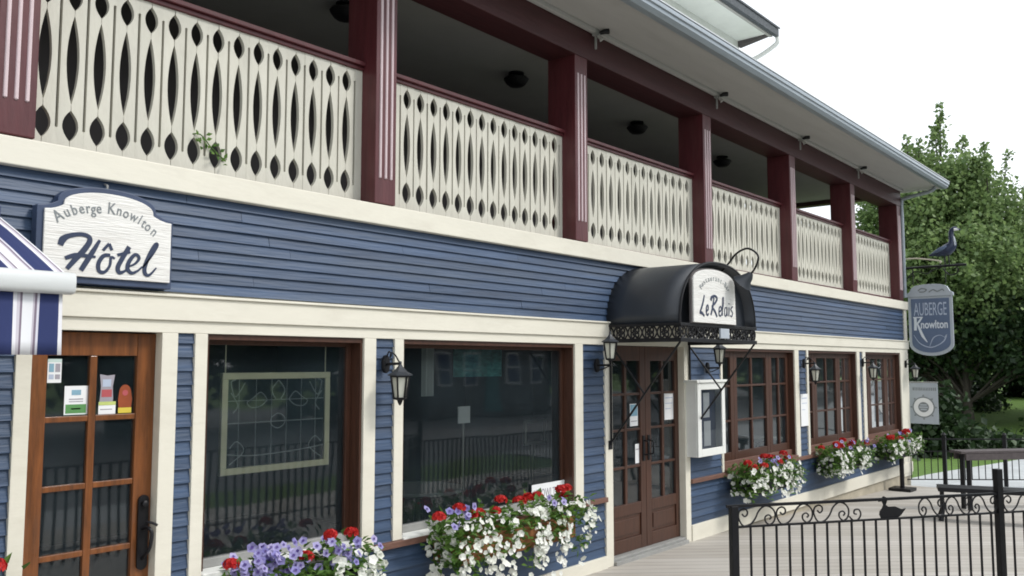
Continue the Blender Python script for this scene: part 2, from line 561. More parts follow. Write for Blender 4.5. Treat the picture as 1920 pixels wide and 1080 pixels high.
def brush(mb, pts, wd, y0, y1, mi=0):
    """a painted stroke in the x-z plane with its own small thickness; wd = list of widths or number"""
    if len(pts) > 2:
        path = smooth_path([(p[0], 0, p[1]) for p in pts], 6)
    else:
        a, b = Vector((pts[0][0], 0, pts[0][1])), Vector((pts[1][0], 0, pts[1][1]))
        path = [a.lerp(b, t / 4) for t in range(5)]
    n = len(path)
    def wat(t):
        if isinstance(wd, (int, float)):
            return wd
        f = t * (len(wd) - 1)
        i = min(int(f), len(wd) - 2)
        return wd[i] + (wd[i + 1] - wd[i]) * (f - i)
    Lf, Rt = [], []
    for i, p in enumerate(path):
        d = (path[min(i + 1, n - 1)] - path[max(i - 1, 0)]).normalized()
        nn = Vector((-d.z, 0, d.x))
        h = wat(i / (n - 1)) / 2
        Lf.append(p + nn * h)
        Rt.append(p - nn * h)
    V, Fs = [], []
    for i in range(n):
        for q in (Lf[i], Rt[i]):
            V.append((q.x, y0, q.z))
            V.append((q.x, y1, q.z))
    for i in range(n - 1):
        a, b = i * 4, i * 4 + 4
        Fs += [(a, b, b + 2, a + 2), (a, a + 1, b + 1, b), (a + 2, b + 2, b + 3, a + 3)]
    Fs += [(0, 2, 3, 1), ((n - 1) * 4, (n - 1) * 4 + 1, (n - 1) * 4 + 3, (n - 1) * 4 + 2)]
    mb.add(V, Fs, mi)

def text_mesh(body, size, extrude=0.002, bold=0.0):
    """flat letters as (verts, faces) in x-y, origin at the middle of the baseline"""
    cu = bpy.data.curves.new('txt', 'FONT')
    cu.body = body
    cu.size = size
    cu.align_x = 'CENTER'
    cu.extrude = extrude
    cu.offset = bold
    cu.resolution_u = 3
    ob = bpy.data.objects.new('txt', cu)
    C.objects.link(ob)
    dg = bpy.context.evaluated_depsgraph_get()
    me = bpy.data.meshes.new_from_object(ob.evaluated_get(dg))
    V = [v.co.copy() for v in me.vertices]
    Fs = [tuple(p.vertices) for p in me.polygons]
    bpy.data.objects.remove(ob)
    bpy.data.curves.remove(cu)
    bpy.data.meshes.remove(me)
    return V, Fs

# ==================================================================== THE SETTING
def deck_z(x):
    return 0.04 if x < 9 else max(0.04 - 0.028 * (x - 9), -0.19)

g = MB()
N_ = 60
xs = [-400, -60, -20] + [16 + i * 3 for i in range(20)] + [90, 150, 400]
ys = [-400, -100, -40, -20, -12, -9.2, -9, -8, -5, -3, -1.5, 0, 1.5, 3, 6, 10, 16, 30, 60, 120, 400]
def gz(x, y):
    z = -0.5
    if x >= 16 and y > -9.1:
        z = -0.26
        m = max(0, min(1, (x - 26) / 10)) * max(0, min(1, (y + 3) / 3))
        z += 0.75 * m
    return z
V = [(x, y, gz(x, y)) for y in ys for x in xs]
nx = len(xs)
Fs = [(j * nx + i, j * nx + i + 1, (j + 1) * nx + i + 1, (j + 1) * nx + i) for j in range(len(ys) - 1) for i in range(nx - 1)]
tag(g.add(V, Fs).build('ground', 'grass', smooth=True), kind='structure')

# terrace deck
d = MB()
xs = [-6, 2, 9, 10, 11, 12, 13, 14, 15, 16.05]
for i in range(len(xs) - 1):
    a, b = xs[i], xs[i + 1]
    za, zb = deck_z(a), deck_z(b)
    d.add([(a, -5.6, za), (b, -5.6, zb), (b, 0.0, zb), (a, 0.0, za), (a, -5.6, za - 0.25), (b, -5.6, zb - 0.25)], [(0, 1, 2, 3), (0, 4, 5, 1)])
d.add([(-6, -5.6, .04), (-6, 0, .04), (-6, 0, -.3), (-6, -5.6, -.3)], [(0, 1, 2, 3)])
tag(d.build('deck', 'deck'), kind='structure')

# pale drive beyond the deck and its edge with the lawn
p = MB()
edge = [(16.06, 0.45), (17.3, 0.35), (18.4, 0.24), (19.2, 0.10), (20.6, -0.2), (22.4, -0.55), (26, -1.4), (34, -3.4), (60, -12)]
V = []
for x, y in edge:
    z = gz(x, y) + 0.03 if x < 26 else -0.22
    V += [(x, y, -0.225), (x, -9.0 if x < 40 else -16, -0.225)]
p.add(V, [(2 * i, 2 * i + 1, 2 * i + 3, 2 * i + 2) for i in range(len(edge) - 1)])
tag(p.build('driveway', 'paving'), kind='structure')
r_ = MB()
r_.add([(-120, -36, -0.44), (120, -36, -0.44), (120, -9.1, -0.44), (-120, -9.1, -0.44)], [(0, 1, 2, 3)])
tag(r_.build('road', 'asphalt'), kind='structure')
s_ = MB().box(-120, 120, -9.05, -5.7, -0.6, -0.32)
tag(s_.build('pavement', 'paving'), kind='structure')

# ==================================================================== THE HOTEL
H = thing('hotel_building', 'long blue clapboard inn with cream trim, maroon posts and an upstairs balcony', 'building')
XR = 16.45
def slope(x):
    return -0.009 * (x - 8)

# --- clapboards
def clap(mb, x0, x1, z0, z1, exp, sag=0.0):
    n = max(1, round((z1 - z0) / exp))
    e = (z1 - z0) / n
    for k in range(n):
        zb, zt = z0 + k * e, z0 + (k + 1) * e
        cuts = [x0]
        while x1 - cuts[-1] > 4.5:
            cuts.append(cuts[-1] + rnd.uniform(2.2, 4.0))
        cuts.append(x1)
        for a, b in zip(cuts[:-1], cuts[1:]):
            j = rnd.uniform(-0.0012, 0.0012)
            g0 = 0.0015 if a != x0 else 0
            g1 = 0.0015 if b != x1 else 0
            a2, b2 = a + g0, b - g1
            yb, yt = -0.019 + j, -0.003 + j
            q = lambda x: sag * (x - 8)
            P = [(a2, yb, zb + q(a2)), (b2, yb, zb + q(b2)), (b2, yt, zt + 0.002 + q(b2)), (a2, yt, zt + 0.002 + q(a2)),
                 (a2, 0.004, zb + q(a2)), (b2, 0.004, zb + q(b2)), (a2, .004, zt + q(a2)), (b2, .004, zt + q(b2))]
            mb.add(P, [(0, 1, 2, 3), (0, 4, 5, 1), (0, 3, 6, 4), (1, 5, 7, 2)])
sd = MB()
clap(sd, -3, XR - 0.13, 2.315, 2.90, 0.0665, -0.003)
strips = [(-0.5, 1.765, 0.15), (2.615, 2.725, 0.06), (4.095, 4.272, 0.685), (6.57, 6.93, 0.685), (8.535, 9.325, 0.685), (11.55, 11.86, .685), (13.93, 14.11, .685)]
for a, b, z in strips:
    clap(sd, a, b, z, 2.12, 0.078)
clap(sd, 2.80, 6.95, 0.15, 0.645, 0.078)
clap(sd, 8.53, XR - 0.02, 0.20, 0.645, 0.078)
sd.build('siding', 'blue', H)

# --- wall body behind the boards (with the openings left out), interior room shell
wb = MB()
opens = [(1.85, 2.525, 0.0, 2.10), (2.80, 4.0, 0.72, 2.10), (4.355, 6.455, 0.69, 2.10), (7.045, 8.435, 0.05, 2.10),
         (9.33, 11.43, 0.69, 2.10), (11.885, 13.84, 0.69, 2.10), (14.22, 16.03, 0.69, 2.10)]
px = -3
for a, b, z0, z1 in opens:
    wb.box(px, a, 0.006, 0.16, -0.2, 2.1)
    wb.box(a, b, 0.006, 0.16, -0.4, z0)
    px = b
wb.box(px, XR - 0.01, 0.006, 0.16, -0.2, 2.1)
wb.box(-3, XR - 0.01, 0.006, 0.16, 2.1, 2.9)
wb.box(XR - 0.16, XR - 0.01, 0.161, 5.0, -0.4, 2.9)
wb.build('wall', 'cream', H)
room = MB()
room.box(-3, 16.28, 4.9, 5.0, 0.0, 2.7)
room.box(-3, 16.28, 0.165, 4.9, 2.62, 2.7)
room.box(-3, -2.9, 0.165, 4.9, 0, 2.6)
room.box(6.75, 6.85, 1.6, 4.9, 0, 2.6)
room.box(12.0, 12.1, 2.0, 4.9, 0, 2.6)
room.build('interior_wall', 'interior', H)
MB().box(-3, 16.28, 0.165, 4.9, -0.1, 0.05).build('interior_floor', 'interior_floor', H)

# --- cream trim
MB().box(-3, XR + 0.03, -0.047, 0.005, 2.168, 2.300).box(-3, XR + 0.045, -0.062, 0.006, 2.3005, 2.3165).build('header_board', 'cream', H, 0.004)
MB().box(-3, XR, -0.030, 0.005, 2.098, 2.1675).build('header_trim', 'cream', H, 0.003)
fb = MB()
fb.box(-3, XR + 0.05, -0.060, 0.01, 2.920, 3.062, sx=-0.003, xr=-3)
fb.build('balcony_floor_band', 'cream', H, 0.006)
for (a, b, z0) in [(1.762, 1.838, 0.04), (2.521, 2.617, 0.04), (2.723, 2.803, 0.06), (3.99, 4.097, 0.66), (4.271, 4.358, 0.688), (6.450, 6.572, 0.688),
                   (6.930, 7.048, 0.04), (8.432, 8.537, 0.04), (9.29, 9.336, 0.688), (11.42, 11.555, 0.688), (11.83, 11.893, 0.688), (13.83, 13.955, 0.688),
                   (14.09, 14.225, 0.688), (16.02, XR + 0.012, -0.02)]:
    MB().box(a, b, -0.030 if b - a > 0.05 else -0.026, 0.012, z0, 2.0975).build('trim_board', 'cream', H, 0.003)
MB().box(16.33, XR + 0.012, -0.032, 0.012, 2.317, 2.895).build('corner_board', 'cream', H, 0.003)
MB().box(-0.5, 1.76, -0.045, 0.008, 0.036, 0.152).build('skirting_board', 'cream', H, 0.004)
sk = MB()
sk.box(2.80, 5.62, -0.045, 0.008, 0.036, 0.152)
sk.box(5.624, 6.928, -0.043, 0.008, 0.036, 0.15)
sk.build('skirting_board', 'cream', H, 0.004)
MB().box(8.54, 12.3, -0.045, 0.008, 0.036, 0.205).box(12.303, XR + 0.03, -0.044, 0.008, 0.036, 0.207).build('skirting_board', 'cream', H, 0.004)
MB().box(4.10, 6.928, -0.055, 0.008, 0.642, 0.686).build('sill_rail', 'wood_rail', H, 0.004)
MB().box(8.54, XR + .02, -0.055, 0.008, 0.642, 0.686).build('sill_rail', 'wood_rail', H, 0.004)
MB().box(8.5, XR - 0.02, -0.012, 0.12, -0.5, 0.0355).build('foundation', 'concrete', H, 0.004)

# --- balcony
MB().box(-3, XR, 0.011, 2.6, 2.93, 3.05, sx=-0.003, xr=-3).build('balcony_floor', 'dark_wall', H)
MB().box(-3, XR, 0.32, 2.56, 5.02, 5.06, sx=-0.009, xr=8).build('balcony_ceiling', 'ceiling', H)
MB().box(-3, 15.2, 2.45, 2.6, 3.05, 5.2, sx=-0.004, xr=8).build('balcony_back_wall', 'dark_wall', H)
posts_r = [1.807, 4.269, 6.685, 9.176, 11.635, 14.0, 16.36]
for i, xr in enumerate(posts_r):
    x0 = xr - 0.196
    zt = 4.80 + slope(xr)
    zb = 3.066 - 0.003 * (xr + 3) + 0.012
    po = MB().box(x0, xr, -0.020, 0.30, zb, zt + 0.10).build('post', 'maroon', H, 0.006)
    fl = MB()
    for k in (-1, 0, 1):
        cx = (x0 + xr) / 2 + k * 0.052
        fl.tube([(cx, -0.020, zb + 0.18), (cx, -0.020, zb + 0.185), (cx, -0.020, zt - 0.19), (cx, -0.020, zt - 0.185)], [0.002, 0.0105, 0.0105, 0.002], 8)
    fl.build('flute', 'flute', po)

def lens(z):
    for a, b, hw in ((3.118, 3.292, 0.043), (3.322, 3.823, 0.034), (3.848, 4.008, 0.040)):
        if a < z < b:
            t = 2 * (z - a) / (b - a) - 1
            return hw * (1 - t * t)
    return 0.0
zl = [3.072] + [3.120 + 0.170 * i / 8 for i in range(9)] + [3.325 + 0.495 * i / 14 for i in range(15)] + [3.850 + 0.155 * i / 8 for i in range(9)] + [4.034]
def halfboard(mb, xa, xb, la, lb, slit_a, slit_b):
    """board from xa to xb; la / lb: that edge is cut by the lens holes; slit_*: that edge borders a slit"""
    jy = rnd.uniform(-.0018, .0018)
    Y0, Y1 = 0.135 + jy, 0.163 + jy
    zs = sorted(set(zl + [3.185, 3.19, 3.945, 3.95])) if (slit_a or slit_b) else zl
    V = []
    for z in zs:
        lz = lens(z)
        a, b = xa, xb
        if la:
            a += max(lz, 0.0006)
        if lb:
            b -= max(lz, 0.0006)
        s = 0.0075 if 3.1875 < z < 3.9475 else 0.0
        if slit_a:
            a += s
        if slit_b:
            b -= s
        V += [(a, Y0, z), (b, Y0, z), (b, Y1, z), (a, Y1, z)]
    Fs = []
    for i in range(len(zs) - 1):
        o = 4 * i
        for k in range(4):
            k2 = (k + 1) % 4
            Fs.append((o + k, o + k2, o + 4 + k2, o + 4 + k))
    Fs += [(0, 3, 2, 1), tuple(len(V) - 4 + k for k in range(4))]
    mb.add(V, Fs)
bal_first = [0.09, 0.25, 0.15, 0.15, 0.15, 0.15]
bal_n = [15, 14, 14, 14, 14, 14]
bays = [(-0.7, 1.611, None, 0)] + [(posts_r[i], posts_r[i + 1] - 0.196, bal_first[i], bal_n[i]) for i in range(6)]
for (xa, xb, first, n) in bays[1:]:
    pitch = 0.1454 if n == 15 else ((xb - xa - first - 0.12) / 13)
    cols = [xa + first + i * pitch for i in range(n)]
    mb = MB()
    ed = [xa] + cols + [xb]
    for i in range(len(ed) - 1):
        a, b = ed[i], ed[i + 1]
        fa, fbk = i > 0, i < len(ed) - 2
        if b - a > 0.12:
            m_ = (a + b) / 2 if fa and fbk else (b - pitch / 2 if fbk else a + pitch / 2)
            halfboard(mb, a, m_, fa, False, False, True)
            halfboard(mb, m_, b, False, fbk, True, False)
        else:
            halfboard(mb, a, b, fa, fbk, False, False)
    bl = mb.build('balustrade', 'baluster', H)
    rc = MB()
    rc.box(xa, xb, 0.118, 0.180, 4.0345, 4.062)
    rc.box(xa, xb, 0.095, 0.205, 4.0625, 4.094)
    rc.build('rail_cap', 'maroon', bl, 0.005)
    MB().box(xa, xb, 0.10, 0.198, 3.035, 3.0715).build('toe_rail', 'maroon', bl, 0.003)
# end railing of the balcony
mb = MB()
for i in range(16):
    y = 0.36 + i * 0.135
    mb.box(16.2, 16.225, y, y + 0.115, 3.07, 4.03)
en = mb.build('balustrade', 'baluster', H)
MB().box(16.16, 16.27, 0.31, 2.6, 4.035, 4.09).build('rail_cap', 'maroon', en, 0.004)
MB().box(16.13, 16.36, 2.45, 2.62, 3.0, 5.0).build('post', 'maroon', H, 0.005)
# beam, soffit, gutter
MB().box(-3, XR - 0.08, -0.03, 0.29, 4.78, 5.085, sx=-0.009, xr=8).build('beam', 'beam', H, 0.005)
MB().box(16.14, 16.34, 0.30, 2.6, 4.87, 5.02).build('end_beam', 'beam', H, 0.005)
MB().box(-3, XR + 0.1, -0.665, -0.034, 5.09, 5.115, sx=-0.009, xr=8).box(-3, XR + .1, -0.0345, 2.6, 5.092, 5.14, sx=-.009, xr=8).build('soffit', 'soffit', H)
MB().box(-3, XR - 0.06, -0.085, -0.035, 5.045, 5.0895, sx=-0.009, xr=8).build('soffit_moulding', 'soffit', H, 0.008)
gp = [(-0.668, 5.045), (-0.735, 5.045), (-0.775, 5.075), (-0.778, 5.105), (-0.795, 5.112), (-0.795, 5.15), (-0.775, 5.155), (-0.668, 5.155)]
gm = MB()
def gfn(x):
    return lambda pp, k: None
V = []
for x in (-3, XR + 0.12):
    V += [(x, y, z + slope(x)) for y, z in gp]
n = len(gp)
gm.add(V, [(i, (i + 1) % n, n + (i + 1) % n, n + i) for i in range(n)] + [tuple(range(n)), tuple(range(2 * n - 1, n - 1, -1))])
gm.build('gutter', 'alu', H)
MB().box(XR + 0.105, XR + 0.13, -0.66, 2.6, 4.985, 5.09).build('eave_end_board', 'white', H, 0.004)
rf = MB()
za, zb = 5.17, 6.1
rf.add([(-3, -0.80, za + slope(-3)), (XR + .14, -0.80, za + slope(XR)), (XR + .14, 2.56, zb), (-3, 2.56, zb),
        (-3, -0.80, za + slope(-3) - .012), (XR + .14, -0.80, za + slope(XR) - .012), (XR + .14, 2.56, zb - .06), (-3, 2.56, zb - .06)],
       [(0, 1, 2, 3), (7, 6, 5, 4), (0, 4, 5, 1), (1, 5, 6, 2), (3, 2, 6, 7), (0, 3, 7, 4)])
rf.build('porch_roof', 'roof_metal', H)
# corner downspout
MB().tube(smooth_path([(16.43, -0.60, 5.0), (16.43, -0.50, 4.93), (16.43, -0.10, 4.86), (16.425, -0.03, 4.80), (16.42, -0.03, 4.5)], 5) + [Vector((16.42, -0.03, 3.08))], 0.032, 8).build('downspout', 'alu', H, smooth=True)
# upper storey
MB().box(-3, 15.55, 2.601, 9, 5.0, 8.2).build('upper_wall', 'uwall', H)
ur = MB()
ur.box(-3, 15.62, 1.94, 9.5, 8.13, 8.16)
ur.build('upper_soffit', 'uwall', H)
uf = MB()
uf.box(-3, 15.70, 1.86, 1.935, 8.10, 8.24)
uf.add([(-3, 1.84, 8.242), (15.73, 1.84, 8.242), (15.73, 6.5, 10.8), (-3, 6.5, 10.8), (-3, 1.84, 8.275), (15.73, 1.84, 8.275), (15.73, 6.5, 10.9), (-3, 6.5, 10.9)],
       [(0, 3, 2, 1), (4, 5, 6, 7), (0, 1, 5, 4), (1, 2, 6, 5), (2, 3, 7, 6), (3, 0, 4, 7)])
uf.build('upper_roof', 'shingle', H)
MB().box(-3, 15.60, 1.942, 2.0, 8.085, 8.129).build('upper_frieze', 'soffit', H)
wd = MB()  # dark tapered wedge under the end of the upper soffit
wd.add([(15.50, 1.98, 8.128), (15.50, 2.60, 8.128), (15.50, 2.60, 8.02), (15.50, 1.98, 8.115), (15.62, 1.98, 8.128), (15.62, 2.60, 8.128), (15.62, 2.60, 8.02), (15.62, 1.98, 8.115)],
       [(0, 1, 2, 3), (7, 6, 5, 4), (0, 4, 5, 1), (1, 5, 6, 2), (2, 6, 7, 3), (3, 7, 4, 0)])
wd.build('eave_wedge', 'dark_wall', H)
MB().tube(smooth_path([(15.72, 1.90, 8.10), (15.72, 1.92, 7.98), (15.70, 2.2, 7.83), (15.62, 2.56, 7.66), (15.6, 2.57, 7.4)], 5), 0.042, 8).build('downspout', 'white', H, smooth=True)

# --- windows
def window(x0, x1, z0, z1, kind):
    fr = MB()
    Yf = 0.03
    jw = 0.055
    # brown lining of the opening
    fr.box(x0, x1, -0.012, 0.155, z1 - 0.034, z1 - 0.0025)
    fr.box(x0 + .002, x0 + 0.02, -0.012, 0.155, z0 + 0.02, z1 - 0.0345)
    fr.box(x1 - 0.02, x1 - .002, -0.012, 0.155, z0 + 0.02, z1 - 0.0345)
    if kind == 'fixed':
        fr.box(x0 + 0.0205, x0 + 0.06, 0.085, 0.125, z0 + 0.06, z1 - 0.0345)
        fr.box(x1 - 0.06, x1 - 0.0205, 0.085, 0.125, z0 + 0.06, z1 - 0.0345)
        fr.box(x0 + 0.0605, x1 - 0.0605, 0.087, 0.123, z1 - 0.06, z1 - 0.0345)
    w_ = fr.build('window', 'wood_br', H, 0.002)
    if kind == 'fixed':
        MB().box(x0 - 0.0, x1 + 0.0, -0.05, 0.09, z0 - 0.02, z0 + 0.012).build('sill', 'white', w_, 0.004)
        MB().box(x0 + .0205, x1 - .0205, .072, .128, z0 + .0125, z0 + .065).build('bottom_rail', 'grey_metal', w_, 0.004)
        gx = [(x0 + 0.055, x1 - 0.055)]
        g_ = MB()
        g_.add([(x0 + .05, 0.105, z0 + .06), (x1 - .05, 0.105, z0 + .06), (x1 - .05, 0.105, z1 - .05), (x0 + .05, 0.105, z1 - .05)], [(0, 1, 2, 3)])
        g_.build('pane', 'glass', w_)
    else:
        MB().box(x0, x1, -0.05, 0.09, z0 - 0.004, z0 + 0.03).box(x0 + .0205, x1 - .0205, .03, .13, z0 + .0305, z0 + .10).build('sill', 'wood_rail', w_, 0.004)
        a, b = x0 + 0.021, x1 - 0.021
        L_ = b - a
        zz0, zz1 = z0 + 0.101, z1 - 0.035
        for (c0, c1, cols) in [(a, a + L_ * .205, 1), (a + L_ * .207, a + L_ * .695, 2), (a + L_ * .697, b, 2)]:
            s = MB()
            st = 0.085
            y0, y1 = 0.055, 0.10
            s.box(c0, c0 + st, y0, y1, zz0, zz1)
            s.box(c1 - st, c1, y0, y1, zz0, zz1)
            s.box(c0 + st + .0005, c1 - st - .0005, y0 + .002, y1 - .002, zz0, zz0 + 0.09)
            s.box(c0 + st + .0005, c1 - st - .0005, y0 + .002, y1 - .002, zz1 - 0.07, zz1)
            sa = s.build('sash', 'wood_br', w_, 0.003)
            for k in range(1, cols):
                cx = c0 + st + (c1 - c0 - 2 * st) * k / cols
                MB().box(cx - 0.02, cx + 0.02, y0 + .004, y1 - .004, zz0 + .0905, zz1 - .0705).build('muntin', 'wood_br', w_, 0.002)
            for zc in (1.245, 1.655):
                lo = c0 + st + .001
                for k in range(cols):
                    hi = c0 + st + (c1 - c0 - 2 * st) * (k + 1) / cols
                    MB().box(lo + (0.0205 if k else 0), hi - (0.0205 if k < cols - 1 else 0.001), y0 + .005, y1 - .005, zc - 0.012, zc + 0.012).build('muntin', 'wood_br', w_, 0.002)
                    lo = hi
            g_ = MB().add([(c0 + st - .01, 0.08, zz0 + .05), (c1 - st + .01, 0.08, zz0 + .05), (c1 - st + .01, 0.08, zz1 - .05), (c0 + st - .01, 0.08, zz1 - .05)], [(0, 1, 2, 3)])
            g_.build('pane', 'glass', w_)
    return w_
window(2.803, 3.99, 0.715, 2.098, 'fixed')
window(4.358, 6.450, 0.69, 2.098, 'fixed')
for a, b in ((9.336, 11.42), (11.893, 13.83), (14.225, 16.02)):
    window(a, b, 0.69, 2.098, 'casement')

# --- doors
def glazed_door(name, x0, x1, y, zb, zt, cols, rows, stile_l, stile_r, top, bottom, wood, m_v=0.04, m_h=0.026, zg=None, panel=False):
    s = MB()
    T = 0.045
    gx0, gx1 = x0 + stile_l, x1 - stile_r
    gz0, gz1 = zb + bottom, zt - top
    s.box(x0, gx0, y, y + T, zb, zt)
    s.box(gx1, x1, y, y + T, zb, zt)
    s.box(gx0 + .0004, gx1 - .0004, y + .001, y + T - .001, gz1, zt - .001)
    if panel:
        s.box(gx0 + .0004, gx1 - .0004, y + .001, y + T - .001, zb + .001, zb + 0.13)
        s.box(gx0 + .0004, gx1 - .0004, y + .001, y + T - .001, gz0 - 0.11, gz0)
        s.box(gx0 + .0004, gx1 - .0004, y + 0.016, y + T - .004, zb + 0.1305, gz0 - .1105)
        s.box(gx0 + .035, gx1 - .035, y + 0.006, y + 0.0155, zb + 0.165, gz0 - .145)
    else:
        s.box(gx0 + .0004, gx1 - .0004, y + .001, y + T - .001, zb + .001, gz0)
    do = s.build(name, wood, H, 0.004)
    cwid = (gx1 - gx0 - m_v * (cols - 1)) / cols
    for k in range(1, cols):
        xa = gx0 + k * cwid + (k - 1) * m_v
        MB().box(xa, xa + m_v, y + .004, y + T - .004, gz0 + .0005, gz1 - .0005).build('muntin', wood, do, 0.003)
    for z in rows:
        for k in range(cols):
            xa = gx0 + k * (cwid + m_v)
            MB().box(xa + .0005, xa + cwid - .0005, y + .006, y + T - .006, z - m_h / 2, z + m_h / 2).build('muntin', wood, do, 0.003)
    MB().add([(gx0 - .005, y + .024, gz0 - .005), (gx1 + .005, y + .024, gz0 - .005), (gx1 + .005, y + .024, gz1 + .005), (gx0 - .005, y + .024, gz1 + .005)], [(0, 1, 2, 3)]).build('pane', 'glass', do)
    return do
ld = glazed_door('door', 1.843, 2.560 - 0.035, 0.045, 0.06, 2.092, 2, [1.636, 1.283, 0.935, 0.59], 0.10, 0.105, 0.125, 0.22, 'wood_or', 0.038, 0.03)
hd = MB()
hx = 2.478
outl = []
for k in range(24):
    a = 2 * PI * k / 24
    outl.append((hx + 0.030 * math.cos(a), (1.17 if math.sin(a) > 0 else 0.83) + 0.032 * math.sin(a)))
hd.slab(outl, lambda q, k: (q[0], 0.030 + 0.014 * k, q[1]))
hd.lathe([(0.018, 0), (0.018, 0.02), (0.010, 0.025)], (0, 0, 0), 12)
vv = hd.v[-36:]
hd.v[-36:] = [(hx + x, 0.030 - z, 1.155 + y_) for x, y_, z in vv]
hd.tube(smooth_path([(hx, 0.03, 1.02), (hx, -0.03, 1.03), (hx + .01, -0.05, 1.0), (hx, -0.045, 0.92), (hx, 0.03, 0.86)], 5), 0.010, 8)
hd.tube([(hx, 0.0, 1.06), (hx + .02, -0.03, 1.055), (hx + .045, -0.04, 1.04)], 0.007, 8)
hd.build('handle', 'black', ld, smooth=True)
MB().box(1.843, 2.527, -0.02, 0.15, 0.03, 0.0595).build('threshold', 'white', ld, 0.004)
for k, (a, b, sl, sr) in enumerate([(7.05, 7.757, 0.085, 0.095), (7.763, 8.432, 0.10, 0.075)]):
    do = glazed_door('double_door_leaf', a, b, 0.045, 0.10, 2.094, 2, [1.619, 1.271, 0.908], sl, sr, 0.145, 0.455, 'wood_br', 0.04, 0.024, panel=True)
    hb = MB()
    hxx = b - 0.045 if k == 0 else a + 0.045
    hb.box(hxx - .02, hxx + .02, 0.034, 0.046, 0.95, 1.2)
    hb.tube(smooth_path([(hxx, 0.04, 1.15), (hxx, -0.01, 1.14), (hxx, -0.015, 1.08), (hxx, -0.01, 1.02), (hxx, 0.04, 1.01)], 4), 0.008, 8)
    hb.build('handle', 'black', do, 0.002)
MB().box(7.05, 8.43, -0.06, 0.15, 0.035, 0.075).box(7.05, 8.43, -0.02, .15, .0755, .099).build('threshold', 'grey_metal', H, 0.004)

# ==================================================================== CEILING LAMPS, EAVE SPOTS
lamp0 = None
lab = ['dark ceiling lamp in the balcony bay just left of the first tall maroon post', 'dark ceiling lamp in the balcony bay above the big plate window',
       'dark ceiling lamp in the balcony bay above the black door canopy', 'dark ceiling lamp in the balcony bay right of the canopy, smallest of them']
for i, x in enumerate((4.76, 7.09, 9.52, 11.89)):
    if lamp0 is None:
        lamp0 = thing('ceiling_lamp', lab[0], 'ceiling lamp', group='balcony ceiling lamps')
        MB().lathe([(0.10, 0.0), (0.10, -0.02), (0.03, -0.03), (0.03, -0.05)], n=16).build('base', 'black', lamp0, smooth=True)
        MB().lathe([(0.05, -0.05), (0.15, -0.065), (0.165, -0.085), (0.12, -0.15), (0.085, -0.175), (0.02, -0.18)], n=12).build('shade', 'black', lamp0, smooth=True)
        t = lamp0
    else:
        t = copy_tree(lamp0)
    t['label'] = lab[i]
    t.location = (x, 1.19, 5.02 + slope(x))
    t.scale = (.84, .84, .84)
sp0 = None
lab = ['small grey floodlight under the eave on the post above the double door', 'small grey floodlight under the eave on the post beside the canopy gooseneck lamp',
       'small grey floodlight under the eave on the third post from the right corner', 'small grey floodlight under the eave on the post next to the corner post']
for i, x in enumerate((6.76, 9.24, 11.72, 14.07)):
    if sp0 is None:
        sp0 = thing('eave_floodlight', lab[0], 'floodlight', group='floodlights under the eave')
        MB().box(-0.035, 0.035, -0.02, 0.04, -0.09, 0.0).box(-0.012, 0.012, -0.005, 0.02, -0.26, -0.09).build('bracket', 'grey_metal', sp0, 0.004)
        m_ = MB()
        m_.tube([(0.04, -0.03, -0.05), (0.075, -0.07, -0.03), (0.12, -0.11, -0.015)], [0.022, 0.03, 0.042], 10)
        m_.build('lamp_head', 'black', sp0, smooth=True)
        MB().tube([(0.0, -0.03, -0.10), (0.01, -0.06, -0.13), (0.02, -0.075, -0.155)], [0.018, 0.024, 0.034], 10).build('lamp_head', 'soffit', sp0, smooth=True)
        t = sp0
    else:
        t = copy_tree(sp0)
    t['label'] = lab[i]
    t.location = (x, -0.075, 5.088 + slope(x))
    t.scale = (.75, .75, .75)

# ==================================================================== HOTEL SIGN
S = thing('hotel_sign', 'arched white wooden sign lettered Auberge Knowlton Hotel on the blue siding', 'sign', (0, 0, 0))
def sign_outline(x0, x1, zb, zs, xa0, xa1, ztop, zsh):
    o = [(x0, zb), (x1, zb), (x1, zs)]
    o += [(x1 - (x1 - xa1) * t, zs + (zsh - zs) * t ** 2) for t in (0.3, 0.6, 0.85, 1.0)]
    cx = (xa0 + xa1) / 2
    for k in range(1, 20):
        a = PI * k / 20
        o.append((cx + (xa1 - xa0) / 2 * math.cos(a), zsh + 0.008 + (ztop - zsh - 0.008) * math.sin(a) ** 0.9))
    o += [(x0 + (xa0 - x0) * t, zs + (zsh - zs) * t ** 2) for t in (1.0, 0.85, 0.6, 0.3)]
    o.append((x0, zs))
    return o
o1 = sign_outline(1.806, 2.532, 2.338, 2.722, 1.905, 2.43, 2.852, 2.752)
MB().slab(o1, lambda q, k: (q[0], -0.085 + 0.062 * k, q[1])).build('backing_board', 'sign_border', S, 0.004)
o2 = sign_outline(1.838, 2.515, 2.372, 2.705, 1.93, 2.408, 2.822, 2.735)
MB().slab(o2, lambda q, k: (q[0], -0.100 + 0.0145 * k, q[1])).build('face_board', 'sign_white', S, 0.003)
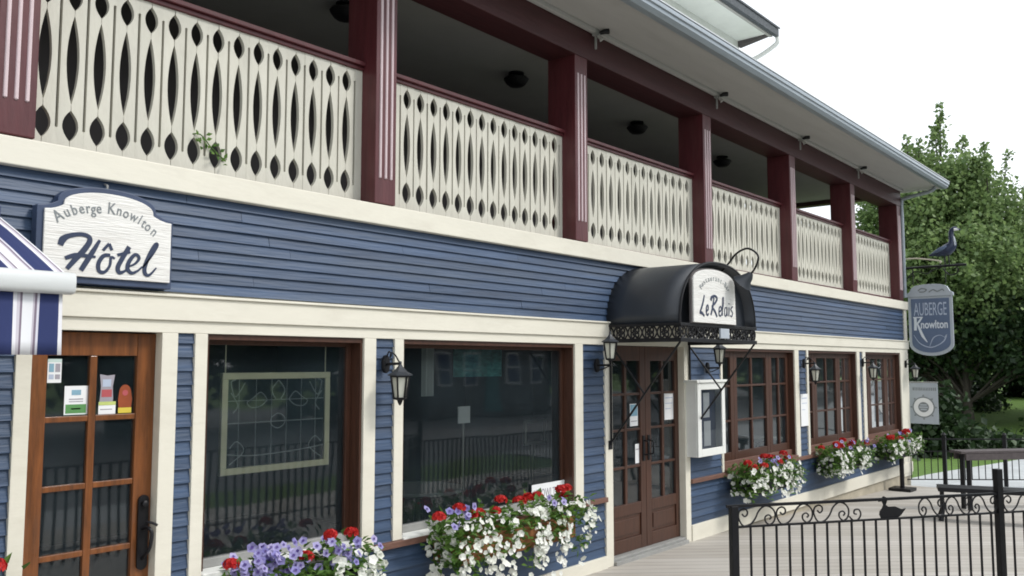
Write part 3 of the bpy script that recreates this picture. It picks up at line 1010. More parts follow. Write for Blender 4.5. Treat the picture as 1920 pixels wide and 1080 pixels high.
strokes = dict(
    H1=([(1.919, 2.524), (1.93, 2.555), (1.962, 2.577), (2.015, 2.59), (2.056, 2.584), (2.065, 2.559), (2.038, 2.511), (1.993, 2.455), (1.956, 2.407)], [.020, .026, .018, .016, .016, .02, .022, .02, .016]),
    H2=([(2.117, 2.57), (2.086, 2.512), (2.057, 2.46), (2.026, 2.404)], [.010, .018, .020, .018]),
    H3=([(1.945, 2.46), (1.992, 2.479), (2.046, 2.482), (2.098, 2.48)], [.014, .018, .014, .008]),
    o=([(2.175, 2.496), (2.14, 2.489), (2.115, 2.448), (2.12, 2.408), (2.15, 2.406), (2.175, 2.442), (2.18, 2.485), (2.2, 2.48)], [.012, .016, .016, .014, .01, .01, .008]),
    c1=([(2.136, 2.518), (2.167, 2.557)], .011), c2=([(2.167, 2.557), (2.183, 2.523)], .011),
    t1=([(2.276, 2.551), (2.24, 2.484), (2.218, 2.435), (2.228, 2.408), (2.257, 2.419), (2.278, 2.444)], [.018, .018, .018, .016, .009, .006]),
    t2=([(2.214, 2.501), (2.282, 2.524)], .012),
    e=([(2.278, 2.444), (2.314, 2.465), (2.333, 2.496), (2.31, 2.512), (2.279, 2.473), (2.271, 2.433), (2.294, 2.411), (2.327, 2.425), (2.352, 2.45)], [.006, .009, .012, .013, .016, .016, .013, .008, .006]),
    l=([(2.352, 2.443), (2.399, 2.506), (2.434, 2.572), (2.423, 2.58), (2.395, 2.527), (2.367, 2.451), (2.371, 2.412), (2.395, 2.408), (2.433, 2.45)], [.006, .008, .011, .012, .016, .017, .016, .010, .005]))
lt = MB()
for i, (p_, wd_) in enumerate(strokes.values()):
    wd_ = [q_ * 1.35 for q_ in wd_] if isinstance(wd_, list) else wd_ * 1.35
    brush(lt, p_, wd_, -0.1035 - 0.0004 * (i % 3), -0.099)
lt.build('lettering', 'letter', S)
arc = MB()
ak = [(1.918, 2.650, 46), (1.955, 2.676, 38), (1.990, 2.690, 28), (2.024, 2.700, 22), (2.054, 2.706, 14), (2.080, 2.706, 8), (2.108, 2.712, 4), None,
      (2.172, 2.716, -4), (2.212, 2.714, -12), (2.247, 2.706, -20), (2.288, 2.694, -27), (2.320, 2.682, -34), (2.342, 2.668, -38), (2.366, 2.652, -42), (2.400, 2.628, -46)]
for ch, q in zip("Auberge Knowlton", ak):
    if q is None:
        continue
    Vt, Ft = text_mesh(ch, 0.088 if ch in 'AK' else 0.078, 0.001, 0.0006)
    a = R(q[2] * 0.8)
    Vt = [Vector((v.x * .78, v.y, v.z)) for v in Vt]
    arc.add([(q[0] + v.x * math.cos(a) - v.y * math.sin(a), -0.1015 - v.z, q[1] + v.x * math.sin(a) + v.y * math.cos(a)) for v in Vt], Ft)
arc.build('arched_lettering', 'letter_grey', S)
MB().tube([(2.17, -0.05, 2.85), (2.17, -0.05, 2.875), (2.17, -0.02, 2.885)], 0.006, 6).build('hook', 'grey_metal', S)

# ==================================================================== STRIPED AWNING (left edge)
A = thing('striped_awning', 'navy and white striped fabric awning over the left doorway', 'awning')
ax0, ax1 = -0.9, 1.64
fbm = MB()
nseg = 30
V, Fs = [], []
rows = [(-0.05, 2.648), (-0.30, 2.545), (-0.58, 2.425), (-0.86, 2.300)]
for (y, z) in rows:
    for i in range(nseg + 1):
        x = ax0 + (ax1 - ax0) * i / nseg
        V.append((x, y, z - 0.004 * math.sin(i * 2.1) * (1 if -0.8 < y < -.1 else 0)))
for j in range(3):
    for i in range(nseg):
        a = j * (nseg + 1) + i
        Fs.append((a, a + 1, a + nseg + 2, a + nseg + 1))
fbm.add(V, Fs)
cv = fbm.build('canvas', 'stripe', A)
cv.modifiers.new('thick', 'SOLIDIFY').thickness = 0.006
vb = MB()
V, Fs = [], []
zs = [2.225, 2.16, 2.09, 2.02, 1.962]
nn = 90
vx1 = ax1 - 0.03
for j, z in enumerate(zs):
    for i in range(nn + 1):
        x = ax0 + (vx1 - ax0) * i / nn
        V.append((x, -0.885 + 0.010 * math.sin(x * 26) * (j / 4) + 0.004 * math.sin(x * 61) * (j / 4), z))
for j in range(len(zs) - 1):
    for i in range(nn):
        a = j * (nn + 1) + i
        Fs.append((a, a + 1, a + nn + 2, a + nn + 1))
vb.add(V, Fs)
va = vb.build('valance', 'stripe', A, smooth=True)
va.modifiers.new('thick', 'SOLIDIFY').thickness = 0.004
brp = []
for k in range(16):
    a = 2 * PI * k / 16
    brp.append((-0.89 + 0.045 * math.copysign(abs(math.cos(a)) ** 0.6, math.cos(a)), 2.262 + 0.047 * math.copysign(abs(math.sin(a)) ** 0.6, math.sin(a))))
fbr = MB()
fbr.slab(brp, lambda q, k: (ax0 if k else ax1 + 0.005, q[0], q[1]))
fbr.build('front_bar', 'awning_bar', A, 0.004, smooth=True)
arm = MB()
for x in (ax0 + 0.2, ax1 - 0.12):
    arm.bar((x, -0.06, 2.56), (x + 0.0, -0.5, 2.20), 0.03, 0.03)
    arm.bar((x, -0.5, 2.20), (x, -0.86, 2.255), 0.03, 0.03)
arm.build('folding_arm', 'white', A)
MB().box(ax0, ax1, -0.09, -0.0635, 2.60, 2.69).build('wall_bar', 'navy', A, .004)

# ==================================================================== NOTICES ON THE DOORS AND WINDOWS
def notice(name, label, cat, x0, x1, z0, z1, y, bands, shape=None):
    """paper sheet with printed bands: list of (u0,u1,v0,v1,material)"""
    mats = ['paper']
    m_ = MB()
    m_.box(x0, x1, y - 0.0015, y, z0, z1)
    for (u0, u1, v0, v1, mt) in bands:
        if mt not in mats:
            mats.append(mt)
        m_.box(x0 + (x1 - x0) * u0, x0 + (x1 - x0) * u1, y - 0.0025, y - 0.0016, z0 + (z1 - z0) * v0, z0 + (z1 - z0) * v1, mats.index(mt))
    return tag(m_.build(name, mats), label, cat)
yg = 0.0665
notice('window_sticker', 'pale blue card sticker at top left of the varnished glazed door', 'sticker', 1.952, 2.022, 1.826, 1.950, yg,
       [(0, 1, .86, 1, 'pale_card'), (.1, .45, .45, .8, 'blue_card'), (.55, .9, .45, .8, 'grey_card'), (.1, .45, .15, .35, 'letter_light'), (.55, .9, .15, .35, 'grey_card')])
notice('window_notice', 'white and green notice in the left top pane of the varnished door', 'notice', 2.042, 2.163, 1.657, 1.808, yg,
       [(.0, 1, .0, .02, 'pale_card'), (.06, .94, .05, .36, 'green_card'), (.3, .7, .68, .86, 'blue_card'), (.2, .8, .52, .56, 'grey_card'), (.2, .8, .44, .47, 'grey_card'), (.3, .7, .18, .23, 'pale_card')])
m_ = MB()
m_.slab([(2.225, 1.70), (2.295, 1.70), (2.30, 1.73), (2.296, 1.80), (2.306, 1.865), (2.265, 1.86), (2.224, 1.868), (2.232, 1.80)], lambda q, k: (q[0], yg - 0.0015 * (1 - k), q[1]))
m_.box(2.236, 2.292, yg - .0025, yg - .0016, 1.745, 1.785, 1)
m_.box(2.240, 2.286, yg - .0025, yg - .0016, 1.80, 1.84, 2)
tag(m_.build('window_sticker', ['grey_card', 'red_card', 'letter_light']), 'faded grey and red sticker in the right top pane of the varnished door', 'sticker')
notice('window_sticker', 'small white and lime sticker low in the right top pane of the varnished door', 'sticker', 2.222, 2.315, 1.653, 1.72, yg, [(0, 1, .72, 1, 'lime_card'), (.1, .8, .35, .42, 'grey_card')])
m_ = MB()
oo = [(2.332, 1.685), (2.402, 1.685), (2.407, 1.73)] + [(2.366 + 0.034 * math.cos(PI * k / 10), 1.765 + 0.045 * math.sin(PI * k / 10)) for k in range(11)] + [(2.328, 1.73)]
m_.slab(oo, lambda q, k: (q[0], yg - 0.0015 * (1 - k), q[1]))
m_.box(2.330, 2.404, yg - .0015, yg, 1.655, 1.6845, 1)
m_.lathe([(0.016, 0), (0.016, 0.001)], (0, 0, 0), 14, 2)
m_.v[-28:] = [(2.366 + x, yg - 0.0026 + z * .5, 1.765 + y_) for x, y_, z in m_.v[-28:]]
tag(m_.build('window_sticker', ['brown_card', 'yellow_card', 'red_card']), 'rounded brown sticker with a yellow foot on the varnished door', 'sticker')
yd = 0.0665
notice('paper_notice', 'white sheet in the upper right pane of the double door', 'notice', 8.17, 8.36, 1.33, 1.61, yd, [(.1, .9, .8, .84, 'letter_light'), (.1, .9, .6, .63, 'letter_light'), (.1, .7, .4, .43, 'letter_light')])
notice('paper_notice', 'pale blue paired sheets in the left leaf of the double door', 'notice', 7.50, 7.645, 1.30, 1.52, yd, [(.05, .95, .45, .97, 'blue_card'), (.1, .9, .2, .24, 'grey_card')])
notice('paper_notice', 'narrow white sheet low in the left leaf of the double door', 'notice', 7.59, 7.665, 0.93, 1.12, yd, [(.1, .9, .7, .75, 'grey_card')])
notice('paper_notice', 'tall white notice pinned to the narrow siding strip between casement windows', 'notice', 11.57, 11.82, 1.08, 1.51, -0.033, [(.15, .85, .85, .88, 'letter_light'), (.15, .85, .70, .72, 'letter_light'), (.15, .6, .5, .52, 'letter_light')])
wsn = notice('window_nameplate', 'white nameplate with tall letters in the corner of the big window', 'sign', 5.965, 6.43, 0.742, 0.885, 0.085, [])
Vt, Ft = text_mesh("KNOWLTON", 0.15, 0.001, 0.001)
wx = max(v.x for v in Vt) - min(v.x for v in Vt)
MB().add([(6.20 + v.x * 0.41 / wx, 0.0828 - v.z * .5, 0.765 + v.y * 0.72) for v in Vt], Ft).build('lettering', 'grey_card', wsn)

# hanging leaded glass panel behind window one
G = thing('leaded_glass_panel', 'cream framed leaded glass panel hanging inside the left window', 'glass panel')
y = 0.112
gx0, gx1, gz0, gz1 = 2.995, 3.815, 1.245, 1.868
fr = MB()
fw_ = 0.042
fr.box(gx0, gx1, y, y + .03, gz1 - fw_, gz1).box(gx0, gx1, y, y + .03, gz0, gz0 + fw_)
fr.box(gx0, gx0 + fw_, y + .001, y + .029, gz0 + fw_ + .0003, gz1 - fw_ - .0003).box(gx1 - fw_, gx1, y + .001, y + .029, gz0 + fw_ + .0003, gz1 - fw_ - .0003)
fr.build('frame', 'panel_frame', G, 0.004)
MB().box(gx0 + fw_, gx1 - fw_, y + .013, y + .017, gz0 + fw_, gz1 - fw_).build('pane', 'panel_glass', G)
ca = MB()
def came(pts, r=0.004):
    ca.tube(smooth_path([(gx0 + (gx1 - gx0) * a, y + .012, gz0 + (gz1 - gz0) * b) for a, b in pts], 5) if len(pts) > 2 else [(gx0 + (gx1 - gx0) * a, y + .012, gz0 + (gz1 - gz0) * b) for a, b in pts], r, 5)
for a in (.15, .3, .44, .58, .72, .86):
    came([(a, .06), (a, .94)], 0.0025)
came([(.06, .50), (.94, .50)])
came([(.06, .20), (.3, .17), (.7, .19), (.94, .22)])
came([(.06, .72), (.94, .72)], 0.0025)
for s in (-1, 1):
    f = lambda a: .5 + s * a
    came([(f(.02), .72), (f(.06), .82), (f(0.0), .92)])
    came([(f(.10), .72), (f(.16), .80), (f(.23), .74), (f(.28), .70), (f(.24), .65), (f(.16), .66), (f(.10), .72)])
    came([(f(.30), .90), (f(.38), .76), (f(.42), .90), (f(.38), .93)])
    came([(f(.42), .80), (f(.36), .68), (f(.40), .60)])
    came([(f(.42), .10), (f(.30), .22), (f(.36), .32), (f(.42), .26)])
came([(.44, .54), (.5, .58), (.56, .54), (.56, .47), (.5, .43), (.44, .47), (.44, .54)])
ca.build('leading', 'lead', G)
MB().tube([(3.02, y + .015, 1.866), (3.02, y + .015, 2.1)], 0.004, 5).tube([(3.78, y + .015, 1.866), (3.78, y + .015, 2.1)], 0.004, 5).build('hanging_chain', 'panel_frame', G)

# things standing and hanging in the big window
V, Fs = [], []
for j in range(5):
    for i in range(25):
        V.append((5.37 + .62 * i / 24, 0.45 + .012 * math.sin(i * 1.3), 2.06 - .25 * j / 4))
for j in range(4):
    for i in range(24):
        Fs.append((j * 25 + i, j * 25 + i + 1, j * 25 + i + 26, j * 25 + i + 25))
q = MB().add(V, Fs).build('hanging_cloth', 'teal_cloth', smooth=True)
tag(q, 'teal printed cloth hanging high inside the big window', 'cloth')
V, Fs = [], []
for j in range(5):
    for i in range(9):
        V.append((4.95 + .15 * i / 8, 0.40 + .018 * math.sin(i * 1.9), 2.06 - .40 * j / 4))
for j in range(4):
    for i in range(8):
        Fs.append((j * 9 + i, j * 9 + i + 1, j * 9 + i + 10, j * 9 + i + 9))
tag(MB().add(V, Fs).build('hanging_scarf', 'curtain', smooth=True), 'pale grey scarf hanging left of the teal cloth in the big window', 'scarf')
q = thing('card_stand', 'small white card on a thin stand inside the big window', 'card stand', (5.657, 0.6, 0.06))
MB().box(-.075, .075, -.01, .0, 1.345, 1.49).build('card', 'paper', q)
MB().tube([(0, 0.005, 0.02), (0, 0.005, 1.4)], .012, 6).lathe([(.12, 0), (.12, .015), (.02, .03)], n=14).build('pole', 'grey_metal', q)
q = MB()
q.box(6.51, 6.83, .60, .62, 1.36, 1.385).box(6.51, 6.535, .60, .62, 1.18, 1.3595).box(6.805, 6.83, .60, .62, 1.18, 1.3595).box(6.51, 6.83, .60, .62, 1.155, 1.1795)
q.box(6.5355, 6.8045, .612, .618, 1.18, 1.3595, 1)
q.bar((6.67, .63, 1.16), (6.67, .75, 0.06), .03, .03, mi=0)
tag(q.build('picture_stand', ['white', 'navy']), 'white framed dark board standing at the right inside the big window', 'board')
tb0 = None
for x, y, lab in ((5.75, 1.25, 'round dark dining table inside behind the card stand'), (10.3, 1.2, 'round dark dining table inside the first casement window'), (12.9, 1.2, 'round dark dining table inside the middle casement window')):
    if tb0 is None:
        tb0 = thing('dining_table', lab, 'table', group='dining tables indoors')
        MB().lathe([(.40, .70), (.42, .71), (.42, .735), (.40, .74)], n=24).build('tabletop', 'curtain', tb0)
        MB().lathe([(.25, 0), (.25, .03), (.05, .06), (.04, .69)], n=14).build('leg', 'black', tb0)
        t = tb0
    else:
        t = copy_tree(tb0)
    t['label'] = lab
    t.location = (x, y, .05)

# ==================================================================== DOOR CANOPY
K = thing('door_canopy', 'black barrel shaped metal canopy with scrollwork over the double door', 'canopy')
cx, hw, z0, rise, P = 7.755, 0.775, 2.285, 0.60, 0.80
na = 28
prof = []
for k in range(na + 1):
    a = PI * k / na
    c, s = math.cos(a), math.sin(a)
    prof.append((cx - hw * math.copysign(abs(c) ** 0.86, c), z0 + rise * abs(s) ** 0.86))
sh = MB()
ysx = [-0.008, -0.2, -0.4, -0.6, -P]
V = [(x, y, z) for y in ysx for x, z in prof]
Fs = [(j * (na + 1) + i, j * (na + 1) + i + 1, (j + 1) * (na + 1) + i + 1, (j + 1) * (na + 1) + i) for j in range(4) for i in range(na)]
sh.add(V, Fs)
so = sh.build('barrel_shell', 'canopy', K, smooth=True)
so.modifiers.new('thick', 'SOLIDIFY').thickness = 0.02
fp = MB()
fp.slab([(cx + (x - cx) * .97, z0 + (z - z0) * .965) for x, z in prof], lambda q, k: (q[0], -P + 0.10 + 0.02 * k, q[1]))
fp.build('front_panel', 'canopy', K)
rim = MB()
rim.tube([(x, -P, z) for x, z in prof], 0.012, 6)
rim.build('rim', 'black', K, smooth=True)
fz = MB()
xl, xr2 = cx - hw, cx + hw
for z, t in ((2.275, 0.028), (2.135, 0.036)):
    fz.box(xl - .012, xr2 + .012, -P - .015, -P + .015, z - t / 2, z + t / 2)
    for xx in (xl, xr2):
        fz.box(xx - .013, xx + .013, -P + .0155, -0.006, z - t / 2, z + t / 2)
fz.build('frieze_rail', 'black', K, 0.003)
def scroll_pts(flip=1):
    """one S scroll in a unit frame: u 0..1 along, v 0..1 up"""
    pts = [(575, 310), (598, 332), (625, 318), (626, 285), (590, 265), (548, 285), (538, 340), (578, 408), (650, 405), (705, 355), (742, 290), (800, 250), (862, 262), (905, 312), (898, 380), (850, 412), (808, 385), (806, 345), (840, 328), (866, 350), (848, 368)]
    return [((x - 535) / 375 if flip > 0 else 1 - (x - 535) / 375, 1 - (z - 250) / 162) for x, z in pts]
fs = MB()
def frieze(p0, p1, n_, zlo, zhi, r):
    p0, p1 = Vector(p0), Vector(p1)
    for i in range(n_):
        for fl in (0, 1):
            pts = []
            for u, v in scroll_pts():
                vv_ = 1 - v if fl else v
                q = p0.lerp(p1, (i + u) / n_)
                pts.append((q.x, q.y, zlo + (zhi - zlo) * vv_))
            fs.tube(smooth_path(pts, 3), r, 5)
frieze((xl, -P, 0), (xr2, -P, 0), 7, 2.153, 2.261, 0.0075)
frieze((xl, -0.02, 0), (xl, -P, 0), 5, 2.153, 2.261, 0.0085)
frieze((xr2, -0.02, 0), (xr2, -P, 0), 5, 2.153, 2.261, 0.0085)
fs.build('scroll_frieze', 'black', K)
for xx in (xl + 0.02, xr2 - 0.0):
    b_ = MB()
    b_.tube([(xx, -0.045, 2.12), (xx, -0.045, 1.16)], 0.012, 6)
    b_.tube([(xx, -P + .01, 2.12), (xx, -0.05, 1.19)], 0.010, 6)
    b_.tube([(xx, -0.05, 2.10), (xx, -0.41, 1.645)], 0.009, 6)
    b_.box(xx - .03, xx + .03, -0.038, -0.0305, 1.12, 1.20)
    b_.build('bracket', 'black', K)

RS = thing('restaurant_sign', 'white arched Le Relais sign in the front of the black canopy', 'sign')
oo = [(7.168, 2.298), (8.02, 2.298), (8.0, 2.69)] + [(7.585 + 0.405 * math.cos(PI * k / 16), 2.70 + 0.105 * math.sin(PI * k / 16)) for k in range(1, 16)] + [(7.17, 2.69)]
cxs = 7.595
MB().slab([(cxs + (x - cxs) * 1.04, 2.5 + (z - 2.5) * 1.04) for x, z in oo], lambda q, k: (q[0], -0.822 + .02 * k, q[1])).build('backing_board', 'dark_wall', RS)
MB().slab(oo, lambda q, k: (q[0], -0.84 + 0.017 * k, q[1])).build('face_board', 'sign_white', RS, 0.003)
lt = MB()
rel = [([(7.369, 2.553), (7.337, 2.477), (7.291, 2.406)], [.016, .024, .020]), ([(7.274, 2.393), (7.324, 2.383), (7.361, 2.359)], [.030, .026, .016]),
       ([(7.403, 2.405), (7.439, 2.425), (7.435, 2.462), (7.408, 2.448), (7.402, 2.39), (7.424, 2.37), (7.445, 2.385)], .016),
       ([(7.495, 2.511), (7.514, 2.541), (7.577, 2.557), (7.621, 2.534), (7.574, 2.486), (7.519, 2.455), (7.571, 2.414), (7.615, 2.362)], [.034, .03, .022, .026, .02, .018, .026, .022]),
       ([(7.558, 2.539), (7.528, 2.446), (7.49, 2.375)], [.020, .024, .02]),
       ([(7.655, 2.41), (7.703, 2.430), (7.697, 2.462), (7.663, 2.448), (7.655, 2.39), (7.68, 2.372), (7.706, 2.385)], .014),
       ([(7.706, 2.386), (7.747, 2.473), (7.756, 2.546), (7.735, 2.54), (7.728, 2.455), (7.729, 2.378)], .012),
       ([(7.815, 2.462), (7.776, 2.445), (7.775, 2.385), (7.80, 2.378), (7.819, 2.42), (7.821, 2.46), (7.826, 2.378)], .012),
       ([(7.868, 2.462), (7.861, 2.378)], .014), ([(7.868, 2.492), (7.868, 2.505)], .014),
       ([(7.945, 2.474), (7.905, 2.446), (7.942, 2.413), (7.922, 2.378), (7.893, 2.385)], .012)]
for i, (p_, wd_) in enumerate(rel):
    brush(lt, p_, wd_, -0.8435 - .0004 * (i % 3), -0.839)
lt.build('lettering', 'letter', RS)
arc = MB()
word = "Restaurant-Bar"
for i, ch in enumerate(word):
    a = R(152 - 124 * i / (len(word) - 1))
    Vt, Ft = text_mesh(ch, 0.075, 0.001)
    b_ = a - PI / 2
    px_, pz_ = 7.585 + 0.29 * math.cos(a), 2.545 + 0.155 * math.sin(a)
    arc.add([(px_ + v.x * math.cos(b_) - v.y * math.sin(b_), -0.8415 - v.z, pz_ + v.x * math.sin(b_) + v.y * math.cos(b_)) for v in Vt], Ft)
arc.build('arched_lettering', 'letter_grey', RS)
MB().box(7.70, 7.88, -0.835, -0.816, 2.16, 2.255).build('emblem_plate', 'sign_grey', RS, .003)

GN = thing('gooseneck_lamp', 'black gooseneck lamp arching out above the canopy sign', 'lamp')
gx = 7.95
MB().tube(smooth_path([(gx, -0.70, 2.80), (gx, -0.806, 2.901), (gx, -0.887, 2.989), (gx, -0.994, 3.033), (gx, -1.075, 3.0), (gx, -1.117, 2.935), (gx, -1.082, 2.84), (gx, -1.026, 2.771)], 5), 0.010, 7).build('arm', 'black', GN, smooth=True)
MB().tube([(gx, -1.04, 2.79), (gx, -1.015, 2.76), (gx, -0.985, 2.735), (gx, -0.945, 2.695)], [0.022, 0.045, 0.06, 0.105], 14).build('shade', 'canopy', GN, smooth=True)
MB().tube([(gx, -0.95, 2.70), (gx, -0.935, 2.685)], [0.06, 0.05], 10).build('bulb', 'lamp_glass', GN, smooth=True)

# ==================================================================== WALL LANTERNS
def lantern_parts(t, up):
    MB().slab([(0.034 * math.cos(2 * PI * k / 16), 0.07 * math.sin(2 * PI * k / 16)) for k in range(16)], lambda q, k: (q[0], -0.052 + .03 * k, q[1])).build('wall_plate', 'black', t, 0.004)
    a_ = MB()
    zb = 0.0
    a_.tube([(0, -0.05, 0.0), (0, -0.20, 0.005)], 0.011, 7)
    if not up:
        a_.tube(smooth_path([(0, -0.05, 0.06), (0, -0.075, 0.095), (0, -0.10, 0.07), (0, -0.085, 0.05), (0, -.10, .085), (0, -0.14, 0.07), (0, -0.19, 0.012)], 4), 0.006, 6)
        off, sg = -0.012, -1
    else:
        a_.tube(smooth_path([(0, -0.05, -0.05), (0, -0.10, -0.04), (0, -0.15, -.02), (0, -0.20, 0.0)], 4), 0.006, 6)
        off, sg = 0.305, -1
    a_.build('arm', 'black', t)
    c = (0, -0.20, off)
    # roof, cage, glass, finial
    MB().lathe([(0.012, 0.012), (0.016, 0.0), (0.030, -0.018), (0.058, -0.045), (0.095, -0.066), (0.095, -0.074)], c, 6, rot=PI / 6).lathe([(0.008, .034), (0.012, 0.022), (0.006, 0.010)], c, 8).build('roof', 'canopy', t)
    cg = MB()
    top, bot = -0.074, -0.235
    r0, r1 = 0.072, 0.048
    for k in range(6):
        an = PI / 3 * k + PI / 6
        cg.bar((c[0] + r0 * math.cos(an), c[1] + r0 * math.sin(an), c[2] + top), (c[0] + r1 * math.cos(an), c[1] + r1 * math.sin(an), c[2] + bot), 0.011, 0.011)
    cg.lathe([(r1 + .008, 0), (r1 + .004, -0.014), (0.022, -0.022), (0.014, -0.045), (0.005, -0.06)], (c[0], c[1], c[2] + bot), 6, rot=PI / 6)
    cg.lathe([(r0 + .006, 0), (r0 + .006, -0.012)], (c[0], c[1], c[2] + top), 6, rot=PI / 6)
    cg.build('cage', 'black', t)
    MB().lathe([(r1 - .006, bot), (r0 - .008, top)], c, 6, rot=PI / 6).build('lamp_glass', 'lamp_glass', t)
l_down = l_up = None
for x, z, up, lab in [(4.17, 1.92, 0, 'black wall lantern hanging between the two large plate windows'),
                      (6.77, 1.905, 1, 'upright black lantern on the siding left of the double door'),
                      (8.93, 1.87, 1, 'upright black lantern above the white menu case'),
                      (11.69, 1.918, 0, 'black hanging lantern above the tall white paper notice'),
                      (14.04, 1.93, 0, 'black hanging lantern on the narrow trim between the last two windows'),
                      (16.26, 1.905, 0, 'black hanging lantern at the far corner board above the pale banner')]:
    src = l_up if up else l_down
    if src is None:
        t = thing('wall_lantern', lab, 'lantern', group='black wall lanterns along the front')
        lantern_parts(t, up)
        if up:
            l_up = t
        else:
            l_down = t
    else:
        t = copy_tree(src)
    t['label'] = lab
    t.location = (x, -0.012, z)
    t.scale = (.92, .92, .92)

# ==================================================================== MENU CASE
MC = thing('menu_case', 'white wooden display case holding menu sheets beside the double door', 'display case')
x0, x1, z0_, z1_ = 8.46, 9.10, 0.93, 1.715
bx = MB()
bx.box(x0 + .01, x1 - .01, -0.05, -0.021, z0_ + .01, z1_ - .01)
bx.box(x0, x0 + 0.02, -0.150, -0.021, z0_, z1_).box(x1 - .02, x1, -0.150, -0.021, z0_, z1_)
bx.box(x0 + .0205, x1 - .0205, -0.150, -0.0505, z0_, z0_ + .02)
bx.box(x0 - 0.035, x1 + 0.035, -0.185, -0.021, z1_ + .0005, z1_ + 0.028)
bx.build('cabinet', 'white', MC, 0.004)
fd = MB()
fd.box(x0 + .003, x0 + .085, -0.168, -0.1505, z0_, z1_ - .002).box(x1 - .075, x1 - .003, -0.168, -0.1505, z0_, z1_ - .002)
fd.box(x0 + .0855, x1 - .0755, -0.167, -0.1505, z1_ - .075, z1_ - .002).box(x0 + .0855, x1 - .0755, -0.167, -0.1505, z0_, z0_ + .08)
fd.build('door_frame', 'white', MC, 0.004)
MB().box(x0 + .0205, x1 - .0205, -.060, -.0505, z0_ + .0205, z1_ - .001).build('back_panel', 'navy', MC)
MB().box(x0 + .14, x0 + .26, -.066, -.0605, 1.36, 1.54).box(x0 + .32, x0 + .46, -.066, -.0605, 1.33, 1.60).box(x0 + .12, x0 + .27, -.066, -.0605, 1.02, 1.29).box(x0 + .33, x0 + .48, -.066, -.0605, 1.02, 1.29).build('menu_sheet', 'paper', MC)
MB().add([(x0 + .08, -.157, z0_ + .07), (x1 - .07, -.157, z0_ + .07), (x1 - .07, -.157, z1_ - .07), (x0 + .08, -.157, z1_ - .07)], [(0, 1, 2, 3)]).build('pane', 'case_glass', MC)

# ==================================================================== HANGING SIGN, GOOSE, BANNER (corner)
HS = thing('hanging_sign', 'slate blue hanging sign lettered AUBERGE Knowlton on a black arm at the corner', 'sign')
X = 16.62
def yz(q):
    return q
side = -1
out = [(-0.03, 2.20), (-0.03, 3.16)]
body = [(-0.02, 3.10), (-0.02, 2.26)] + [(-0.385 - 0.365 * math.cos(PI * k / 12), 2.26 - 0.20 * math.sin(PI * k / 12)) for k in range(13)][::1]
o_ = [(-0.02, 3.10)] + [(-0.385 + 0.365 * math.cos(PI * k / 14), 2.26 - 0.21 * math.sin(PI * k / 14)) for k in range(15)] + [(-0.75, 3.10)]
MB().slab(o_, lambda q, k: (X + 0.03 * k, q[0], q[1])).build('sign_board', 'sign_grey', HS, 0.004)
o_i = [(-0.07, 3.06)] + [(-0.385 + 0.315 * math.cos(PI * k / 14), 2.28 - 0.175 * math.sin(PI * k / 14)) for k in range(15)] + [(-0.70, 3.06)]
MB().slab(o_i, lambda q, k: (X - 0.006 + 0.005 * k, q[0], q[1])).build('sign_face', 'sign_blue', HS)
cap = [(0.0, 3.10), (0.0, 3.15), (-0.05, 3.18), (-0.10, 3.27)] + [(-0.385 + 0.27 * math.cos(PI * k / 10), 3.27 + 0.045 * math.sin(PI * k / 10)) for k in range(11)] + [(-0.67, 3.27), (-0.72, 3.18), (-0.77, 3.15), (-0.77, 3.10)]
MB().slab(cap, lambda q, k: (X - 0.02 + 0.07 * k, q[0], q[1])).build('sign_crown', 'sign_grey', HS, 0.004)
def put_text(mb, body_, size, yc, zc, wid, hgt, xpl, bold=0.0):
    Vt, Ft = text_mesh(body_, size, 0.001, bold)
    x_ = [v.x for v in Vt]
    y_ = [v.y for v in Vt]
    wx_, hy_ = max(x_) - min(x_), max(y_) - min(y_)
    cxx, y0_ = (max(x_) + min(x_)) / 2, min(y_)
    mb.add([(xpl - v.z, yc - (v.x - cxx) * wid / wx_, zc + (v.y - y0_) * hgt / hy_) for v in Vt], Ft)
tx = MB()
put_text(tx, "AUBERGE", 0.2, -0.385, 2.76, 0.54, 0.23, X - 0.0085)
tx.build('lettering', 'letter_light', HS)
tx = MB()
put_text(tx, "nowlton", 0.2, -0.445, 2.53, 0.44, 0.145, X - 0.0085, 0.004)
def brush_yz(mb, pts, wd_, xpl):
    t_ = MB()
    brush(t_, pts, wd_, 0.0, 0.002)
    mb.add([(xpl - v[1], v[0], v[2]) for v in t_.v], t_.f)
brush_yz(tx, [(-0.135, 2.72), (-0.135, 2.62), (-0.13, 2.50)], 0.045, X - .0075)
brush_yz(tx, [(-0.24, 2.72), (-0.20, 2.66), (-0.165, 2.62)], 0.03, X - .0071)
brush_yz(tx, [(-0.165, 2.62), (-0.20, 2.53), (-0.25, 2.40), (-0.32, 2.29)], [.02, .04, .045, .01], X - .0067)
brush_yz(tx, [(-0.10, 2.73), (-0.26, 2.73)], 0.02, X - .0063)
tx.build('script_lettering', 'letter_white', HS)
tx = MB()
brush_yz(tx, [(-0.10, 2.42), (-0.20, 2.27), (-0.36, 2.20), (-0.50, 2.24), (-0.60, 2.32), (-0.64, 2.42), (-0.60, 2.36)], [.006, .014, .018, .014, .02, .014, .008], X - .0075)
brush_yz(tx, [(-0.36, 2.22), (-0.42, 2.36), (-0.52, 2.41), (-0.60, 2.38)], [.006, .016, .012, .006], X - .0071)
tx.build('painted_swirl', 'letter_light', HS)
tx = MB()
brush_yz(tx, [(-0.20, 3.20), (-0.26, 3.24), (-0.34, 3.22), (-0.30, 3.18), (-0.22, 3.18)], .02, X - .0215)
brush_yz(tx, [(-0.38, 3.17), (-0.45, 3.21), (-0.52, 3.18), (-0.60, 3.21), (-0.63, 3.18)], .02, X - .0215)
tx.build('crown_ornament', 'letter_grey', HS)
ar = MB()
